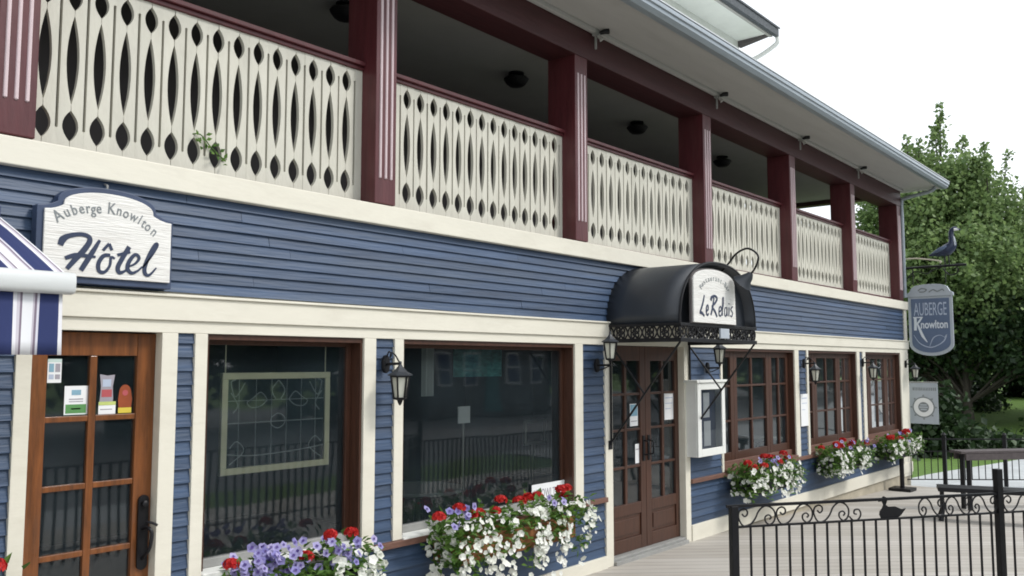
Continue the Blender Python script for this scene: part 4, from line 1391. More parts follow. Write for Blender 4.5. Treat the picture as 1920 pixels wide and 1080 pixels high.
ar.tube([(X, 0.1, 3.62), (X, -1.0, 3.62)], 0.022, 8)
ar.tube(smooth_path([(X, 0.0, 3.40), (X, -0.15, 3.55), (X, -0.35, 3.50), (X, -0.45, 3.56), (X, -0.60, 3.60)], 5), 0.010, 6)
ar.tube(smooth_path([(X, -0.62, 3.58), (X, -0.72, 3.46), (X, -0.84, 3.48), (X, -0.86, 3.56), (X, -0.80, 3.57)], 5), 0.012, 6)
for yy in (-0.12, -0.66):
    ar.tube([(X, yy, 3.62), (X, yy, 3.30)], 0.008, 6)
ar.bar((X, 0.06, 3.3), (X, 0.06, 3.75), 0.05, 0.05)
ar.bar((16.45, 0.06, 3.62), (X + .02, 0.06, 3.62), 0.05, 0.05)
ar.build('arm', 'black', HS)
MB().tube(smooth_path([(16.5, 0.08, 3.765), (16.5, -0.2, 3.775), (16.5, -0.59, 3.705), (16.5, -0.61, 3.66)], 5), 0.014, 7).build('brace_rod', 'cream_rod', HS, smooth=True)

GO = thing('goose_sculpture', 'dark blue painted goose standing on the sign arm at the corner', 'sculpture')
Xg = X
pth = smooth_path([(Xg, -0.40, 3.82), (Xg, -0.47, 3.83), (Xg, -0.58, 3.86), (Xg, -0.70, 3.90), (Xg, -0.775, 3.97), (Xg, -0.79, 4.06), (Xg, -0.775, 4.15), (Xg, -0.785, 4.225), (Xg, -0.83, 4.262), (Xg, -0.875, 4.25), (Xg, -0.93, 4.232)], 4)
rad0 = [0.012, 0.03, 0.075, 0.105, 0.085, 0.055, 0.042, 0.040, 0.040, 0.024, 0.007]
rads = []
for i in range(len(pth)):
    f = i / 4
    j = min(int(f), 9)
    rads.append(rad0[j] + (rad0[j + 1] - rad0[j]) * (f - j))
MB().tube(pth, rads, 12).build('body', 'goose', GO, smooth=True)
MB().tube([(Xg - .012, -0.83, 4.25), (Xg - .010, -0.865, 4.245), (Xg - 0.005, -0.90, 4.24)], [0.032, 0.024, 0.012], 10).build('cheek_patch', 'paper', GO, smooth=True)
MB().tube(smooth_path([(Xg - .06, -0.845, 3.96), (Xg - .04, -0.835, 4.03), (Xg - .02, -0.82, 4.12)], 4), [0.012] * 4 + [0.018] * 4 + [0.01], 8).build('breast_patch', 'sign_grey', GO, smooth=True)
wg = MB()
wg.tube(smooth_path([(Xg - .07, -0.72, 3.95), (Xg - .085, -0.60, 3.90), (Xg - .05, -0.46, 3.845)], 4), [0.02, .03, .034, .036, .034, .03, .024, .016, .008], 8)
wg.build('wing', 'sign_blue', GO, smooth=True)
MB().tube([(Xg, -0.66, 3.83), (Xg, -0.66, 3.635)], 0.012, 6).tube([(Xg, -0.72, 3.83), (Xg, -0.73, 3.635)], 0.012, 6).build('leg', 'black', GO)

BN = thing('banner_sign', 'pale grey flat banner with a round wheel emblem at the far corner', 'banner')
Xb = 16.6
MB().box(Xb, Xb + .012, -0.46, 0.02, 0.86, 1.575).build('banner_cloth', 'sign_grey', BN, .003)
MB().tube([(Xb + .006, 0.06, 1.585), (Xb + .006, -0.47, 1.585)], 0.012, 6).build('rod', 'grey_metal', BN)
def ring(r0, r1, m_, nm, xo, yc=-0.22, zc=1.15):
    q = MB()
    n_ = 28
    V = []
    for k in range(n_):
        a = 2 * PI * k / n_
        for r in (r0, r1):
            V.append((Xb - xo, yc + r * math.cos(a), zc + r * math.sin(a)))
            V.append((Xb - xo + .0012, yc + r * math.cos(a), zc + r * math.sin(a)))
    Fs = []
    for k in range(n_):
        a, b = 4 * k, 4 * ((k + 1) % n_)
        Fs += [(a, b, b + 2, a + 2), (a, a + 1, b + 1, b), (a + 2, b + 2, b + 3, a + 3)]
    q.add(V, Fs)
    q.build(nm, m_, BN)
ring(0.165, 0.185, 'letter_grey', 'emblem_outline', .0026)
ring(0.09, 0.163, 'paper', 'emblem_ring', .0026)
ring(0.0, 0.088, 'letter_grey', 'emblem_disc', .0026)
q = MB()
for k in range(8):
    a = 2 * PI * k / 8
    c_, s_ = math.cos(a), math.sin(a)
    q.add([(Xb - .0015, -0.22 + c_ * .19 + s_ * .022, 1.15 + s_ * .19 - c_ * .022), (Xb - .0015, -0.22 + c_ * .19 - s_ * .022, 1.15 + s_ * .19 + c_ * .022), (Xb - .0015, -0.22 + c_ * .225, 1.15 + s_ * .225)], [(0, 1, 2)])
q.build('emblem_points', 'letter_grey', BN)
q = MB()
for r, zz in ((0.055, 1.19), (0.07, 1.15), (0.05, 1.11)):
    q.box(Xb - .0042, Xb - .003, -0.22 - r, -0.22 + r, zz - .012, zz + .012)
q.build('emblem_bars', 'sign_grey', BN)
q = MB()
yy = -0.05
while yy > -0.42:
    wdt = rnd.choice((.02, .026, .014))
    q.box(Xb - .0015, Xb - .0004, yy - wdt, yy, 1.44, 1.495)
    yy -= wdt + .012
q.build('faded_header', 'letter_grey', BN)

# ==================================================================== FLOWER BOXES
def flower(V, Fs, c, nrm, r, lobes=5, depth=0.25):
    nrm = nrm / np.linalg.norm(nrm)
    a = np.cross(nrm, (0.3, 0.2, 1.0))
    a /= np.linalg.norm(a)
    b = np.cross(nrm, a)
    o = len(V)
    V.append(tuple(c - nrm * r * depth))
    n = lobes * 2
    ph = rnd.random() * 6
    for k in range(n):
        t = 2 * PI * k / n + ph
        rr = r * (1.0 if k % 2 else 0.80)
        V.append(tuple(c + (a * math.cos(t) + b * math.sin(t)) * rr + nrm * r * rnd.uniform(-.08, .12)))
    for k in range(n):
        Fs.append((o, o + 1 + k, o + 1 + (k + 1) % n))

def leafq(V, Fs, c, d, up, l, wd_):
    d = d / (np.linalg.norm(d) + 1e-9)
    s_ = np.cross(d, up)
    s_ /= (np.linalg.norm(s_) + 1e-9)
    n_ = np.cross(s_, d)
    o = len(V)
    V += [tuple(c), tuple(c + d * l * .45 + s_ * wd_ + n_ * l * .06), tuple(c + d * l - n_ * l * .12), tuple(c + d * l * .45 - s_ * wd_ + n_ * l * .06)]
    Fs += [(o, o + 1, o + 2), (o, o + 2, o + 3)]

def rv(s=1.0):
    return np.array([rnd.gauss(0, s) for _ in range(3)])

def planter(label, x0, x1, zt, boxm, n_white, n_purple, n_red, hang, pots, ytop=-0.19, gaps=(), wb_=0.0):
    """trough fixed on the wall, x0..x1, soil level zt"""
    t = thing('flower_box', label, 'flower box', ((x0 + x1) / 2, 0, zt), group='flower boxes under the windows')
    Lh = (x1 - x0) / 2
    Lf = Lh
    Lh = Lf * 0.84
    b_ = MB()
    b_.box(-Lh, Lh, -0.30, -0.06, -0.17, -0.15)
    b_.box(-Lh, Lh, -0.315, -0.295, -0.17, 0.0).box(-Lh, Lh, -0.065, -0.045, -0.17, 0.0).box(-Lh - .002, -Lh + .018, -0.2945, -0.0655, -0.149, 0.0).box(Lh - .018, Lh + .002, -0.2945, -0.0655, -0.149, 0.0)
    b_.box(-Lh + .02, Lh - .02, -0.294, -0.066, -0.149, -0.03)
    b_.build('trough', boxm, t, 0.003)
    Lh = Lf * 1.03
    V, Fs = [], []
    nl = int(1300 * Lh * 2 / 2.0)
    for i in range(nl):
        x = rnd.uniform(-Lh * 1.02, Lh * 1.02)
        if rnd.random() < 0.55:
            c = np.array([x, -0.18 + rnd.gauss(0, .075), rnd.uniform(-0.02, 0.17)])
        else:
            k = rnd.random() ** 1.4
            c = np.array([x, -0.31 - rnd.uniform(0, .07), 0.06 - k * hang * (0.6 + .4 * math.sin(x * 5.3 + x0) ** 2)])
        if i % 8 == 0:
            c = np.array([-Lf * .86 - rnd.uniform(0, .06), rnd.uniform(-.33, -.06), rnd.uniform(-.2, .08)])
        dd = np.array([rnd.gauss(0, .6), -0.7 + rnd.gauss(0, .5), 0.35 + rnd.gauss(0, .5)])
        leafq(V, Fs, c, dd, np.array([0, -.3, 1.0]), rnd.uniform(.05, .085), rnd.uniform(.016, .028))
    MB().add(V, Fs).build('foliage', 'leaf_pot', t)
    n_cl = max(3, int(Lh * 2 / .24))
    clw = [(-Lh + 2 * Lh * (i + .5) / n_cl + rnd.gauss(0, .05), rnd.uniform(.45, 1.15), rnd.uniform(.4, 1.0)) for i in range(n_cl)]
    def spot(kind):
        if kind == 'w':
            k = rnd.random()
            while True:
                q_ = rnd.choice(clw)
                x = q_[0] + rnd.gauss(0, .062)
                if rnd.random() < q_[2] and x > -Lh + wb_ * 2 * Lh:
                    break
            for gx_ in gaps:
                if abs(x / Lh - gx_) < .10:
                    x += .2 * Lh * (1 if rnd.random() < .5 else -1)
            dn = hang * q_[1] * rnd.uniform(.85, 1.1)
            z = 0.13 - k * (dn + .11)
            y_ = -0.335 - 0.05 * math.sin(PI * min(1, k * 1.1)) - rnd.uniform(0, .03)
            if rnd.random() < .13:        # trailing round the near end of the trough
                return np.array([-Lf * .86 - rnd.uniform(.01, .07), rnd.uniform(-.33, -.06), 0.10 - rnd.random() * (hang * .8 + .1)]), np.array([-1.0, rnd.gauss(-.6, .4), rnd.gauss(.25, .4)])
            return np.array([x, y_, z]), np.array([rnd.gauss(-.15, .4), -1.0, rnd.gauss(.25, .4)])
        x = rnd.uniform(-Lh, Lh)
        return np.array([x, -0.22 + rnd.gauss(0, .07), 0.12 + rnd.uniform(-.06, .12)]), np.array([rnd.gauss(-.2, .5), -0.9, 0.6 + rnd.gauss(0, .3)])
    if n_white:
        V, Fs = [], []
        for i in range(n_white):
            c, nr = spot('w')
            flower(V, Fs, c, nr, rnd.choice((.014, .022, .026, .030, .034)) * rnd.uniform(.9, 1.1))
        MB().add(V, Fs).build('white_blossoms', 'pet_white', t)
    if n_purple:
        V, Fs, V2, F2 = [], [], [], []
        pb = MB()
        cl = [rnd.uniform(-Lh, Lh) for _ in range(5)]
        for i in range(n_purple):
            c, nr = spot('p')
            c[0] = max(-Lh * 1.1, min(Lh * 1.1, rnd.choice(cl) + rnd.gauss(0, .10)))
            c[1] -= .06
            r = rnd.uniform(.024, .034)
            flower(V, Fs, c, nr, r)
            nr = nr / np.linalg.norm(nr)
            flower(V2, F2, c + nr * r * .10, nr, r * .34, 4, .1)
        pb.add(V, Fs, 0).add(V2, F2, 1).build('lilac_blossoms', ['pet_purple', 'pet_dark'], t)
    if n_red:
        V, Fs = [], []
        for i in range(n_red):
            x = -Lh + 2 * Lh * (i + .5) / n_red + rnd.gauss(0, .06)
            cc = np.array([x, -0.23 + rnd.gauss(0, .05), 0.17 + rnd.uniform(-.03, .08)])
            R_ = rnd.uniform(.042, .06)
            for k in range(46):
                v = rv()
                v /= np.linalg.norm(v)
                v[2] = abs(v[2]) * 1.0 - .25
                flower(V, Fs, cc + v * R_ * np.array([1, 1, .85]), v, rnd.uniform(.014, .02), 5, .3)
        MB().add(V, Fs).build('red_blossoms', 'pet_red', t)
    if pots:
        q = MB()
        for u in pots:
            q.lathe([(0.07, -0.20), (0.09, -0.06), (0.095, -0.06), (0.095, -0.03)], (u * Lh, -0.335 - .03, 0.0), 14)
        q.build('clay_pot', 'pot', t, smooth=True)
    return t
planter('flower box of red geraniums and white petunias under the big plate window', 4.52, 6.18, 0.66, 'pot', 360, 15, 12, 0.36, (), gaps=(-.02, .72))
planter('flower box thick with lilac petunias under the left plate window', 2.92, 3.86, 0.62, 'box_dark', 60, 105, 5, 0.20, (), wb_=.6)
planter('flower box of red geraniums and drooping white petunias under the first casement window', 9.32, 10.78, 0.60, 'box_dark', 210, 20, 9, 0.30, (), gaps=(-.4,))
planter('flower box of red and white flowers under the middle casement window', 11.92, 13.38, 0.60, 'box_dark', 200, 16, 9, 0.26, ())
planter('flower box of red and white flowers under the casement window at the corner', 14.35, 15.92, 0.58, 'box_dark', 180, 10, 10, 0.22, ())
planter('red geraniums at the lower left edge beside the varnished door', 0.9, 1.74, 0.80, 'box_dark', 0, 0, 6, 0.12, ())

# vine growing through the balustrade
V, Fs = [], []
for i in range(26):
    k = i / 26
    c = np.array([2.78 + .18 * k + rnd.gauss(0, .018), 0.115 + rnd.gauss(0, .012), 3.30 - .12 * k + rnd.gauss(0, .022)])
    leafq(V, Fs, c, np.array([rnd.gauss(0, 1), -.8, rnd.gauss(0, 1)]), np.array([0, -1, .3]), rnd.uniform(.025, .045), .012)
tag(MB().add(V, Fs).tube(smooth_path([(2.74, .15, 3.30), (2.80, .118, 3.31), (2.88, .12, 3.24), (2.98, .125, 3.18)], 4), .004, 5).build('vine_sprig', 'leaf_pot'), 'green vine sprig growing through the cream balustrade', 'plant')

# ==================================================================== IRON FENCES
FA = Vector((5.656, -1.927, 0))
FDIR = Vector((1.823, -1.257, 0)).normalized()
def duck(mb, c, dirv, s):
    """flat cut-out duck, 8 mm plate"""
    pts = [(-0.085, .0), (-.10, .03), (-.095, .055), (-.075, .075), (-.062, .10), (-.075, .128), (-.105, .125), (-.108, .135), (-.078, .15), (-.058, .165), (-.035, .155), (-.03, .13), (-.042, .10), (-.02, .085), (.04, .085), (.10, .062), (.135, .066), (.115, .045), (.09, .018), (.06, .0)]
    nrm = Vector((-dirv.y, dirv.x, 0))
    mb.slab(pts, lambda q, k: tuple(c + dirv * q[0] * s + Vector((0, 0, q[1] * s)) + nrm * (.004 - .008 * k)))
FE = thing('iron_fence', 'black wrought iron fence with scrolls and a duck, nearest the viewer', 'fence', tuple(FA))
def fl(s, z):
    q = FDIR * s
    return Vector((q.x, q.y, z))
S2 = 2.215
ztop, zmid, zbot = 0.952, 0.812, 0.16
posts_ = [(0.0, 0.955, 0.052), (S2, 1.135, 0.050), (S2 + 1.3, 1.135, .05)]
for s, zt, wd_ in posts_:
    MB().bar(fl(s, deck_z(6)), fl(s, zt), wd_, wd_, up=tuple(FDIR)).build('post', 'black', FE, 0.004)
for zz, th in ((ztop, .018), (zmid, .012), (zbot, .018)):
    m_ = MB()
    m_.bar(fl(-0.05 if zz == ztop else 0.027, zz), fl(S2 - .026, zz), .026, th)
    m_.bar(fl(S2 + .026, zz), fl(S2 + 1.27, zz), .026, th)
    m_.build('rail', 'black', FE)
s = 0.128
while s < S2 + 1.24:
    if abs(s - S2) > 0.045:
        MB().tube([fl(s, zbot), fl(s, zmid)], 0.0085, 6).build('bar', 'black', FE)
    s += 0.1005
def scr(s0, s1, flip):
    pts = [fl(s0 + (s1 - s0) * u, zmid + .006 + (ztop - zmid - .014) * v) for u, v in scroll_pts(flip)]
    MB().tube(smooth_path(pts, 3), 0.0062, 5).build('scroll', 'black', FE)
for k in range(3):
    scr(0.035 + k * 0.295, 0.035 + k * 0.295 + 0.288, 1)
MB().tube(smooth_path([fl(0.915 + a, zmid + b) for a, b in ((0.0, .03), (.03, .004), (.07, .006), (.095, .04), (.08, .075), (.045, .075), (.04, .05), (.06, .045))], 4), .0062, 5).build('scroll', 'black', FE)
for k in range(3):
    scr(1.50 + k * 0.235, 1.50 + k * 0.235 + 0.228, -1)
for k in range(4):
    scr(S2 + .04 + k * 0.29, S2 + .04 + k * 0.29 + 0.283, 1)
dk = MB()
duck(dk, fl(1.26, zmid + .004), FDIR, 0.95)
dk.build('duck_cutout', 'black', FE)

# street-side run of the same fence, behind the viewer's shoulder (seen in the panes)
e = FA + FDIR * (S2 + 1.3)
SF = thing('iron_fence', 'plain black iron fence along the near deck edge, mirrored in the plate windows', 'fence', (0, 0, 0))
a0, b0 = Vector((e.x - .04, e.y - .02, 0)), Vector((1.4, -3.93, 0))
m_ = MB()
for zz in (0.95, 0.16):
    m_.bar((a0.x, a0.y, zz), (b0.x, b0.y, zz), .03, .02)
m_.build('rail', 'black', SF)
n_ = 68
for i in range(n_ + 1):
    q = a0.lerp(b0, i / n_)
    MB().bar((q.x, q.y, 0.04), (q.x, q.y, 0.95), .024, .02, up=(0, 1, 0)).build('bar', 'black', SF)

S3 = thing('iron_fence', 'plain black fence along the far deck edge, mirrored in the big window', 'fence', (0, 0, 0))
a0, b0 = Vector((e.x + .05, e.y - .06, 0)), Vector((15.9, -4.6, 0))
m_ = MB()
for zz in (0.84, 0.10):
    m_.bar((a0.x, a0.y, zz), (b0.x, b0.y, zz - .12), .03, .02)
m_.build('rail', 'black', S3)
n_ = 72
for i in range(n_ + 1):
    q = a0.lerp(b0, i / n_)
    MB().bar((q.x, q.y, deck_z(q.x)), (q.x, q.y, 0.84 - .12 * i / n_), .024, .02, up=(0, 1, 0)).build('bar', 'black', S3)

# far fence round the lawn side
FF = thing('iron_fence', 'thin black iron fence between the deck end and the lawn', 'fence', (0, 0, 0))
a0, b0 = Vector((16.2, 0.02, 0)), Vector((18.2, -2.5, 0))
zb_ = -0.2
m_ = MB()
for zz, th in ((0.61, .022), (0.40, .014), (-0.08, .016)):
    m_.bar((a0.x, a0.y, zz), (b0.x, b0.y, zz), .022, th)
m_.build('rail', 'black', FF)
n_ = 28
for i in range(n_ + 1):
    q = a0.lerp(b0, i / n_)
    if i % 9 == 6:
        MB().bar((q.x, q.y, zb_), (q.x, q.y, 0.66), .06, .06, up=(0, 1, 0)).lathe([(.03, .66), (.04, .685), (.02, .72)], (q.x, q.y, 0), 8).build('post', 'black', FF)
    else:
        MB().tube([(q.x, q.y, -0.08), (q.x, q.y, 0.40)], .008, 5).build('bar', 'black', FF)

# picnic table and low bench on the deck
T = thing('narrow_table', 'narrow grey brown wooden table at the far end of the deck', 'table', (13.28, -1.58, deck_z(13)))
td = Vector((0.77, -0.64, 0)).normalized()
tn = Vector((-td.y, td.x, 0))
zt = 0.73 - deck_z(13) 
m_ = MB()
for k in range(2):
    a = td * -0.05 + tn * (k * 0.13)
    b = td * 2.3 + tn * (k * 0.13)
    m_.bar((a.x, a.y, zt - .02), (b.x, b.y, zt - .02), .122, .035)
m_.build('tabletop', 'table_wood', T, .004)
m_ = MB()
for k in (-.05, .18):
    a, b = td * 0.02 + tn * k, td * 2.25 + tn * k
    m_.bar((a.x, a.y, zt - .085), (b.x, b.y, zt - .085), .03, .085)
m_.build('apron', 'table_wood', T, .003)
for u in (0.10, 2.0):
    for k in (0.0, .13):
        a = td * u + tn * k
        MB().bar((a.x, a.y, 0), (a.x, a.y, zt - .042), .055, .055, up=(1, 0, 0)).build('leg', 'black', T, .003)
B = thing('low_bench', 'low black metal bench behind the scrollwork fence', 'bench', (12.05, -1.60, deck_z(12)))
bd = Vector((0.30, -0.95, 0)).normalized()
bn = Vector((-bd.y, bd.x, 0))
bz = 0.42
a, b = bd * -0.02 + bn * 0.15, bd * 2.0 + bn * 0.15
MB().bar((a.x, a.y, bz - .03), (b.x, b.y, bz - .03), .34, .055).build('seat', 'black', B, .006)
for u in (0.03, 1.85):
    for k in (0.03, 0.26):
        q = bd * u + bn * k
        q2 = bd * (u - .03) + bn * (k + (.03 if k > .1 else -.03))
        MB().tube([(q.x, q.y, bz - .058), (q.x, q.y, .12), (q2.x, q2.y, 0.0)], [.02, .022, .032], 8).build('leg', 'black', B, smooth=True)
PS = thing('parasol_stand', 'dark metal post on a square base plate at the building corner', 'stand', (15.12, -0.25, deck_z(15.1)))
MB().box(-.17, .17, -.17, .17, 0, .05).build('base_plate', 'black', PS, .006)
MB().tube([(0, 0, .05), (0, 0, .78)], .035, 10).build('pole', 'black', PS, smooth=True)

# ==================================================================== TREES
def np_mesh(name, V, Fq, m, parent=None):
    me = bpy.data.meshes.new(name)
    V = np.asarray(V, dtype=np.float32)
    n = len(Fq)
    me.vertices.add(len(V))
    me.vertices.foreach_set('co', V.ravel())
    k = Fq.shape[1]
    me.loops.add(n * k)
    me.loops.foreach_set('vertex_index', Fq.ravel().astype(np.int32))
    me.polygons.add(n)
    me.polygons.foreach_set('loop_start', np.arange(0, n * k, k, dtype=np.int32))
    me.materials.append(M[m])
    me.update()
    me.validate()
    o = bpy.data.objects.new(name, me)
    C.objects.link(o)
    if parent:
        o.parent = parent
    return o

def leaf_cloud(rs, centres, sig, per, size):
    """leaves gathered round clump centres; each leaf a folded pair of triangles sharing a rib"""
    cs = np.repeat(centres, per, axis=0)
    sg = np.repeat(sig, per)[:, None]
    n = len(cs)
    p = cs + rs.normal(size=(n, 3)) * sg * np.array([1, 1, .8])
    d = rs.normal(size=(n, 3)) + np.array([0, 0, -.25])
    d /= np.linalg.norm(d, axis=1)[:, None]
    u = rs.normal(size=(n, 3)) + np.array([0, 0, 1.2])
    s = np.cross(d, u)
    s /= np.linalg.norm(s, axis=1)[:, None]
    nn = np.cross(s, d)
    l = size * rs.uniform(.55, 1.5, (n, 1))
    a = p
    b = p + d * l * .5 + s * l * .42 + nn * l * .10
    c = p + d * l
    e_ = p + d * l * .5 - s * l * .42 + nn * l * .10
    V = np.stack([a, b, c, e_], 1).reshape(-1, 3)
    i = np.arange(n)[:, None] * 4
    F3 = np.concatenate([i + np.array([[0, 1, 2]]), i + np.array([[0, 2, 3]])], 1).reshape(-1, 3)
    return V, F3

def tree(label, loc, height, trunk_r, crown, nclump, per, size, leaf='leaf', seed=1, shoots=0, group='trees beyond the terrace', clear=0.0):
    """crown: list of (cx,cy,cz,rx,ry,rz) lobes relative to the base"""
    rs = np.random.RandomState(seed)
    t = thing('leafy_tree', label, 'tree', loc, group=group)
    tr = MB()
    lobes = np.array(crown, dtype=float)
    tz = lobes[:, 2].max()
    tr.tube(smooth_path([(0, 0, -.3), (.03, .02, height * .15), (-.05, .06, height * .35), (.05, 0, height * .6), (0, .05, height * .85)], 4), [trunk_r * (1.25 - 1.15 * i / 16) for i in range(17)], 9)
    cen, sig = [], []
    vol = np.cbrt(lobes[:, 3] * lobes[:, 4] * lobes[:, 5]) ** 2
    for i in range(nclump):
        k = rs.choice(len(lobes), p=vol / vol.sum())
        v = rs.normal(size=3)
        v /= np.linalg.norm(v)
        r = rs.uniform(.45, 1.0) ** .6
        c = lobes[k, :3] + v * lobes[k, 3:] * r
        if c[2] < clear:
            c[2] = clear + rs.uniform(0, .5)
        cen.append(c)
        sig.append(rs.uniform(.16, .42) * (size / .16) ** .5)
        if i % 9 == 0:
            z0 = max(height * .2, c[2] - np.hypot(c[0], c[1]) * 1.0 - .6)
            m0 = np.array([0, 0, min(z0, height * .8)])
            md = (m0 + c) / 2 + np.array([0, 0, .25])
            tr.tube([tuple(m0), tuple(md), tuple(c)], [trunk_r * .32, trunk_r * .18, .015], 5)
    for i in range(shoots):
        k = rs.choice(len(lobes))
        a = rs.uniform(0, 2 * PI)
        rr = rs.uniform(0, .8)
        b = lobes[k, :3] + lobes[k, 3:] * np.array([math.cos(a) * rr, math.sin(a) * rr, math.sqrt(1 - rr * rr)])
        hgt = rs.uniform(.5, 1.4)
        lean = np.array([math.cos(a) * rr * .45, math.sin(a) * rr * .45, 1])
        tr.tube([tuple(b - lean * .5), tuple(b + lean * hgt * .5), tuple(b + lean * hgt)], [.03, .018, .006], 4)
        for q in np.linspace(0, 1, 7):
            cen.append(b + lean * hgt * q)
            sig.append(.105 * (1.5 - 1.1 * q))
    tr.build('trunk', 'bark', t, smooth=True)
    pr = np.full(len(cen), per)
    if shoots:
        pr[-shoots * 7:] = 16
    V, F3 = leaf_cloud(rs, np.array(cen), np.array(sig), pr, size)
    np_mesh('crown', V, F3, leaf, t)
    return t
t1 = tree('tall bright green tree with wispy upright top shoots behind the corner sign', (30.6, 2.4, 0.1), 8.6, 0.22,
          [(0.2, .4, 7.3, 1.3, 1.35, 1.6), (-.8, 1.1, 6.3, 1.6, 1.6, 1.6), (0.4, -.9, 6.0, 1.6, 1.35, 1.6), (0, 1.6, 4.7, 2.0, 2.0, 1.8), (0.2, -1.6, 4.5, 2.0, 1.9, 1.8), (-1.0, 0, 4.4, 2.2, 2.6, 2.0), (-.6, .4, 3.0, 2.0, 2.6, 1.2)],
          950, 74, .125, seed=3, shoots=38, clear=1.5)
t2 = tree('broad green tree at the right edge of the picture', (33.6, -1.4, -.2), 8.0, 0.22,
          [(0, 0, 5.6, 2.2, 2.4, 1.9), (-.6, 1.6, 4.4, 2.2, 2.0, 1.7), (0, -1.6, 4.2, 2.2, 2.2, 1.9), (-.8, 0, 3.0, 2.4, 2.8, 1.4)], 640, 66, .125, seed=8, shoots=16, clear=1.6)
t3 = tree('green tree seen past the corner posts through the balcony end', (33.5, 7.0, -.1), 8.0, 0.25,
          [(0, 0, 5.0, 2.2, 2.2, 2.0), (0, -1.8, 4.2, 2.0, 2.0, 1.8), (0, .9, 3.4, 2.4, 2.4, 1.8)], 240, 44, .19, seed=5, shoots=8)
t5 = tree('dark low tree added as the shaded lower crown of the bright tree', (29.2, 1.9, -.2), 4.6, 0.14,  # added tree whose dark leaves imitate the bright tree's own shadow
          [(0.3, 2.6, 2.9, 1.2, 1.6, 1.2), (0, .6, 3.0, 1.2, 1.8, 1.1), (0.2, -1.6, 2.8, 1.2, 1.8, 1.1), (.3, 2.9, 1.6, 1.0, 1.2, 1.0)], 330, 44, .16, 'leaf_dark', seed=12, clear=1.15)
for (lab, x, y, s, rz, sd_) in [('dark tree in the shadowed wood far behind the lawn, leftmost', 41, 7.0, 1.1, 0.4, 0), ('dark tree in the shadowed wood far behind the lawn, between two trunks', 43, 3.2, 1.15, 1.9, 1),
                                ('dark tree in the shadowed wood far behind the lawn, rightmost', 44, -1.2, 1.1, 3.0, 2), ('dark tree in the shadowed wood, just out past the right edge', 42, -5.4, 1.0, 4.2, 3)]:
    if sd_ == 0:
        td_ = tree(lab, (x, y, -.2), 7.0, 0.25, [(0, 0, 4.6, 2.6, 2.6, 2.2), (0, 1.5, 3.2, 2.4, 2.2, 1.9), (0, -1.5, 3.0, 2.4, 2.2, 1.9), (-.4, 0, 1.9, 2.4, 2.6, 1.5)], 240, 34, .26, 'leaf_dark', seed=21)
        t = td_
    else:
        t = copy_tree(td_)
        t.location = (x, y, -.2)
        t['label'] = lab
    t.rotation_euler.z = rz
    t.scale = (s, s, s)
# across the street, mirrored in the panes
for k, (x, y, s, rz) in enumerate([(-3, -24, 1.2, 1), (6, -26, 1.3, 2), (14, -24, 1.2, 3), (22, -25, 1.35, 4), (37, -24, 1.3, 0.5), (46, -22, 1.4, 5.2), (56, -20, 1.5, 2.2), (68, -18, 1.6, 1.1), (82, -15, 1.8, 4)]):
    t = copy_tree(td_)
    t.location = (x, y, -.5)
    t.rotation_euler.z = rz
    t.scale = (s, s, s)
    t['label'] = 'dark tree across the street, mirrored in the hotel windows'
    t['group'] = 'trees across the street'

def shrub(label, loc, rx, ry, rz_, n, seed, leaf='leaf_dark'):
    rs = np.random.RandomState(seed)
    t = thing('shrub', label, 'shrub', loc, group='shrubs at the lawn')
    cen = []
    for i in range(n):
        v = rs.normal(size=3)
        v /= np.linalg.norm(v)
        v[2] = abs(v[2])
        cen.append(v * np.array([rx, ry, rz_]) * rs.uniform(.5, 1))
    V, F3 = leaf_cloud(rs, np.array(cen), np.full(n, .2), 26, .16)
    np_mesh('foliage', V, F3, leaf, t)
    st = MB()
    for i in range(0, n, 6):
        st.tube([(0, 0, -.05), tuple(cen[i] * .5), tuple(cen[i])], [.03, .02, .008], 4)
    st.build('stem', 'bark', t)
    return t
shrub('dark shrub just beyond the banner, at the hotel corner', (22.5, 1.75, -.25), .9, .9, 1.75, 90, 1)
shrub('dark shrub left of the sunlit bank, behind the deck fence', (23.1, 1.15, -.25), .7, .6, 1.5, 80, 6)
shrub('dark shrub at the right picture edge, just behind the far fence', (27.6, -.75, -.25), .7, .75, 1.35, 70, 7)
shrub('low dark spread of leaves below the sunlit bank', (24.6, .2, -.25), .8, 1.1, .28, 60, 8)  # low leaves filling the dark band under the bank
shrub('dark rounded shrub left of the bright tree trunk', (30.2, 3.9, -.2), 1.2, 1.1, 1.7, 70, 2)
shrub('dark tall shrub behind the bright tree trunk', (33.8, 3.0, -.1), 1.3, 1.2, 1.7, 70, 4)
shrub('dark shrub at the wood edge under the rightmost tree', (38.5, -1.0, .1), 1.6, 2.2, 1.9, 70, 3)
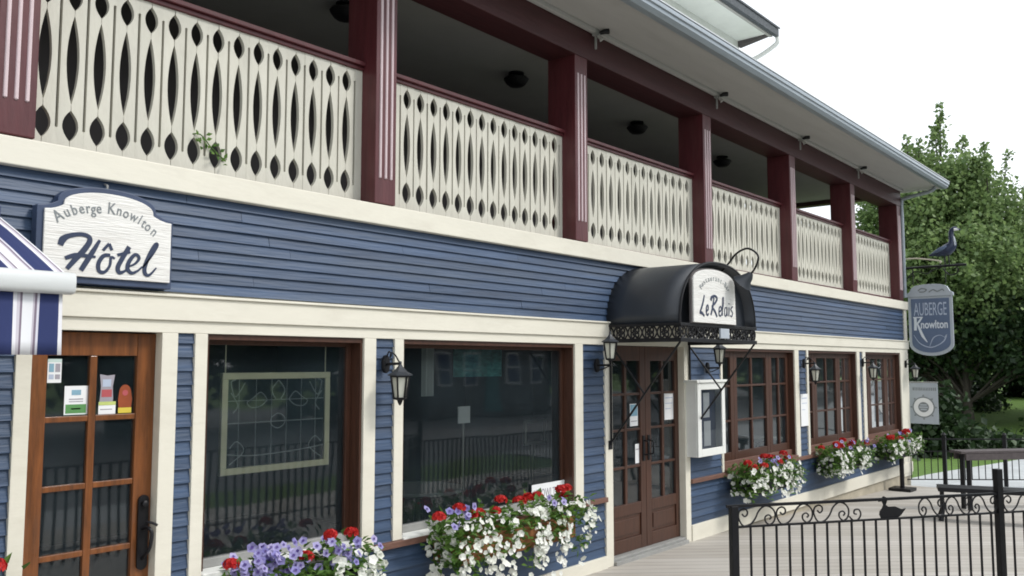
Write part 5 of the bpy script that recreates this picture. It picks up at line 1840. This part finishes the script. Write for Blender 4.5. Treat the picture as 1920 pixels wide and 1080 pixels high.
shrub('dark shrub at the wood edge right of the sunlit bank', (42.5, 2.2, .3), 1.6, 2.4, 2.0, 70, 5)

# house across the street (mirrored in the big window)
HO = thing('street_house', 'brick house with a teal roof across the street, mirrored in the big window', 'house', (29.5, -24, -.4))
hb = MB().box(-4, 4, -3, 3, 0, 4.2)
hw_ = hb.build('wall', 'red_wall', HO)
rr = MB()
rr.add([(-4.4, 3.5, 4.0), (4.4, 3.5, 4.0), (4.4, -3.5, 4.0), (-4.4, -3.5, 4.0), (-4.4, 0, 6.6), (4.4, 0, 6.6)], [(0, 1, 5, 4), (2, 3, 4, 5), (0, 4, 3), (1, 2, 5), (0, 3, 2, 1)])
rr.build('roof', 'teal', HO)
for x in (-3.1, -1.3, 1.4, 3.1):
    wq = MB().box(x - .42, x + .42, 3.005, 3.05, 1.35, 2.75).build('window', 'white', HO)
    MB().box(x - .35, x + .35, 3.0505, 3.06, 1.42, 2.02).box(x - .35, x + .35, 3.0505, 3.06, 2.08, 2.68).build('pane', 'navy', wq)
MB().box(-.35, .55, 3.004, 3.05, 0.2, 2.3).build('door', 'teal', HO)
MB().box(-2.0, 2.0, 3.05, 3.12, 3.0, 3.6).build('sign_board', 'teal', HO)

st = MB()
for k in range(4):
    st.box(-0.6, .6, -.25 + k * .28, 0.03 + k * .28, k * .14, k * .14 + .10)
tag(st.build('stone_steps', 'white', loc=(31.5, 3.05, -.05)), 'small flight of pale steps at the foot of the sunlit bank', 'steps').rotation_euler = (0, 0, R(-60))

# overhead wires
tag(MB().tube([(60 + 0 * k, 30 - 7.5 * k, 17.2 - .9 * math.sin(PI * k / 10) + .35 * k) for k in range(11)], .012, 5).build('overhead_wire', 'grey_metal'), 'upper thin overhead wire crossing the pale sky at right', 'wire', 'overhead wires')
tag(MB().tube([(60 + 0 * k, 30 - 7.5 * k, 13.0 - .9 * math.sin(PI * k / 10) + .3 * k) for k in range(11)], .012, 5).build('overhead_wire', 'grey_metal'), 'lower thin overhead wire crossing the pale sky at right', 'wire', 'overhead wires')
